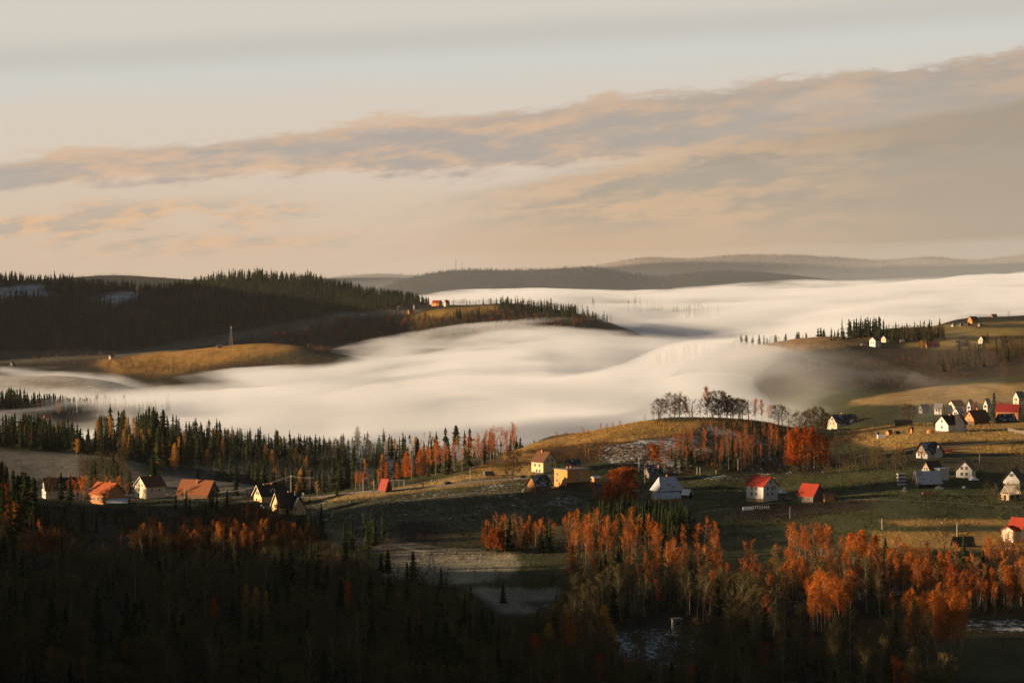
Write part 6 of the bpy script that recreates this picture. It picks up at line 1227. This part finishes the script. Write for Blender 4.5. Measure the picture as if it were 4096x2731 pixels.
    for x, y, h in ((667, 357, 10), (671, 356, 12), (676, 356, 11), (684, 355, 13), (688, 354, 14), (695, 354, 13), (660, 358, 9), (741, 346, 15), (746, 346, 14), (753, 344, 11), (759, 343, 12), (764, 342, 9), (775, 341, 10), (786, 340, 10), (797, 339, 10), (806, 339, 9), (818, 337, 12), (824, 337, 11)):
        for q in range(2 if h > 10 else 3):
            Yq = 2550 + rng.uniform(-90, 90); hh = h * rng.uniform(.7, 1.1) if q else h; xq = x + (rng.normal() * 2.2 if q else 0)
            add_tree(SP, (xq - CX) / F * Yq, Yq, hh * .85 / F * Yq + 5, 'misty grey spruce at the edge of the fog behind the right spur', 'misty spruces at the fog edge', None, True, Z=zy(y + 5 + rng.uniform(-.5, 2.5) * (q > 0), Yq), wid=1.25)
    stand([(955, 347), (1040, 338), (1040, 348), (960, 356)], 40, [(BA, .7, 6, 10, None, 'bare tree between the farms on the right spur'), (SP, .3, 8, 11, None, 'dark spruce between the farms on the right spur')], '', 'trees between the right farms', 2050, 2800)
    tree_at(BA, 1009, 317, 7, 'round bare tree on the top skyline of the right hill', None, None, 2700, 3300); tree_at(SP, 996, 317.5, 5, 'small dark spruce beside the top farm of the right hill', None, None, 2700, 3300)
    tree_at(LE, 922, 349, 9, 'round golden bush-like tree on the green slope at the right', None, YEL, 2000, 2700, wid=1.3)
    # far left: great forested hill, spur with its village, mound
    clr = [p[0] for p in PATCH if p[1] == 4300]; fld = PATCH[[i for i, p in enumerate(PATCH) if p[1] == 3650][0]][0]
    gold = PATCH[[i for i, p in enumerate(PATCH) if p[1] == 3900][0]][0]
    hl = [(SP, .93, 13, 19, None, 'spruce on the great dark hill at the left'), (BA, .07, 9, 13, None, 'bare tree on the great dark hill at the left')]
    n = 0
    while n < 5200:
        Y = rng.uniform(4050, 5150); x = rng.uniform(-60, 450); c = col_at(IY, x); y = float(np.interp(Y, YS, c))
        if any(inpoly(np.array([x]), np.array([y]), q)[0] for q in clr + [fld, gold]): n += .2; continue
        if x > 255 and y > np.interp(x, [255, 330, 380, 430, 450], [328, 314, 309, 304, 303]): n += .2; continue
        X = (x - CX) / F * Y; m = hl[0] if rng.random() < .93 else hl[1]; add_tree(m[0], X, Y, rng.uniform(m[2], m[3]), m[5], 'great dark hill'); n += 1
    for _ in range(120):
        x = rng.uniform(-20, 330); Y = rng.uniform(4900, 5100); add_tree(SP, (x - CX) / F * Y, Y, rng.uniform(17, 23), 'spruce on the great dark hill at the left', 'great dark hill')
    sv = [(BA, .22, 8, 13, BROWNB, 'copper brown tree on the village spur above the fog'), (LE, .10, 7, 11, None, 'russet tree on the village spur above the fog'), (BA, .33, 8, 14, None, 'bare brown tree on the village spur above the fog'), (SP, .30, 9, 14, None, 'dark spruce on the village spur above the fog'), (BU, .15, 4, 6, None, 'bush on the village spur above the fog')]
    stand([(262, 338), (330, 322), (400, 314), (440, 318), (500, 313), (560, 318), (600, 322), (560, 330), (480, 334), (400, 341), (330, 341), (270, 345)], 800, sv, '', 'village spur', 3800, 4500)
    stand([(500, 304), (545, 304), (580, 312), (612, 322), (590, 322), (540, 314), (490, 312), (470, 318), (440, 321), (470, 315), (500, 310)], 330, [(SP, .72, 11, 18, None, 'dark spruce on the wooded nose of the village spur'), (BA, .28, 9, 14, None, 'bare brown tree on the wooded nose of the village spur')], '', 'nose of the village spur', 3900, 4600)
    stand([(340, 313), (440, 302), (490, 301), (500, 305), (430, 308), (350, 318)], 70, [(BA, .7, 8, 12, None, 'bare tree between the spur houses'), (SP, .3, 9, 14, None, 'dark spruce between the spur houses')], '', 'trees between the spur houses', 3900, 4700)
    stand([(-40, 356), (100, 352), (120, 360), (200, 366), (300, 364), (300, 374), (180, 374), (60, 366), (-40, 366)], 320, [(BA, .8, 7, 12, BROWNB, 'orange-brown bare tree below the golden mound'), (BU, .2, 3, 6, None, 'brown bush below the golden mound')], '', 'trees below the golden mound', 3350, 4100)
    stand([(306, 346), (330, 350), (326, 352), (306, 349)], 22, [(BU, 1, 5, 9, None, 'dark bush on the crest of the golden mound')], '', 'bushes on the mound crest', 3450, 3800)
    # far hills
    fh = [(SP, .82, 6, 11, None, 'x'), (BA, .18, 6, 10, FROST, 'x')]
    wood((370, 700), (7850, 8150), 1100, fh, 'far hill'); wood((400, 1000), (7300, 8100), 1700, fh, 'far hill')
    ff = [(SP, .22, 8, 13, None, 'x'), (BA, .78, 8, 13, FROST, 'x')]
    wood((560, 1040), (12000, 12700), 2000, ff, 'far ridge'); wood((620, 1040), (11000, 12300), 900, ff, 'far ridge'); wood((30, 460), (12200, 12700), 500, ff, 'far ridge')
    for _ in range(90):                     # tree tops that pierce the fog
        x0, y0 = [(565, 302), (580, 302), (640, 302), (660, 302), (690, 304), (700, 313), (705, 312), (730, 312)][int(rng.integers(8))]
        x = x0 + rng.normal() * 9; Y = 5600 if y0 < 306 else 5000
        add_tree(SP, (x - CX) / F * Y, Y, rng.uniform(26, 34), 'x', 'fog tree tops', None, False, Z=zy(y0 + 9 + rng.uniform(-1, 3), Y))
woods()
realize_trees()
fog_body('fog_bank', -6.0, 22.0, 0.030, 'thick white fog filling the valley between the hills', 0.0, 1450, 11000, -500, 1500, ny=300, nx=300, col=(.915, .958, 1.0))
def mist_lift(U, Yv):
    g = lambda x, y, sx, sy: np.exp(-((U - x) / sx) ** 2 - ((np.log(Yv / y)) / sy) ** 2)
    return 24.0 + 10.0 * smooth(2400, 5000, Yv) + 26.0 * g(430, 1800, 170, .12)
MIST = ragged_mat('mist_volume', 0.011, .45, .70, (.915, .958, 1.0), (1 / 260., 1 / 380., 1 / 55.), .10, 3.0)
fog_body('mist', mist_lift, 12.0, 0.0036, 'torn veils of mist lying over the fog', 0.0, 1400, 7600, -300, 1400, ny=170, nx=170, vm=MIST, bottom=-230)
def drift_top(U, Yv):                       # ragged veils drifting up the hollow on the right
    g = lambda x, y, sx, sy: np.exp(-((U - x) / sx) ** 2 - ((np.log(Yv / y)) / sy) ** 2)
    return 58.0 * g(735, 1840, 150, .22) + 46.0 * g(890, 1860, 170, .16) + 122.0 * g(965, 1490, 95, .10) - 24
fog_body('drifting_mist', drift_top, 8.0, 0.0015, 'ragged veils of mist drifting up the hollow on the right', 0.0, 1400, 2700, 560, 1300, ny=120, nx=160, vm=ragged_mat('drifting_mist_volume', 0.0036, .46, .74, (.915, .958, 1.0), (1 / 120., 1 / 170., 1 / 45.), .12, 8.0), bottom=-230)
fog_body('distant_mist', lambda U, Yv: 175.0 * smooth(5200, 7000, Yv) * smooth(14500, 10500, Yv) - 25, 8.0, 0.000095, 'faint blue-grey mist in front of the far hills', 0.0, 4300, 15000, -600, 1620, ny=110, nx=110, col=(.78, .88, 1.0))

def haze_box():
    hz = MB().box(-14000, 24000, -300, 20500, -420, 330).build('haze', volume_mat('haze_volume', 0.65e-5, (0.98, 0.97, 0.97), 0.0))
    tag(hz, 'pale morning haze between the camera and the far hills', 'haze', kind='stuff')
haze_box()
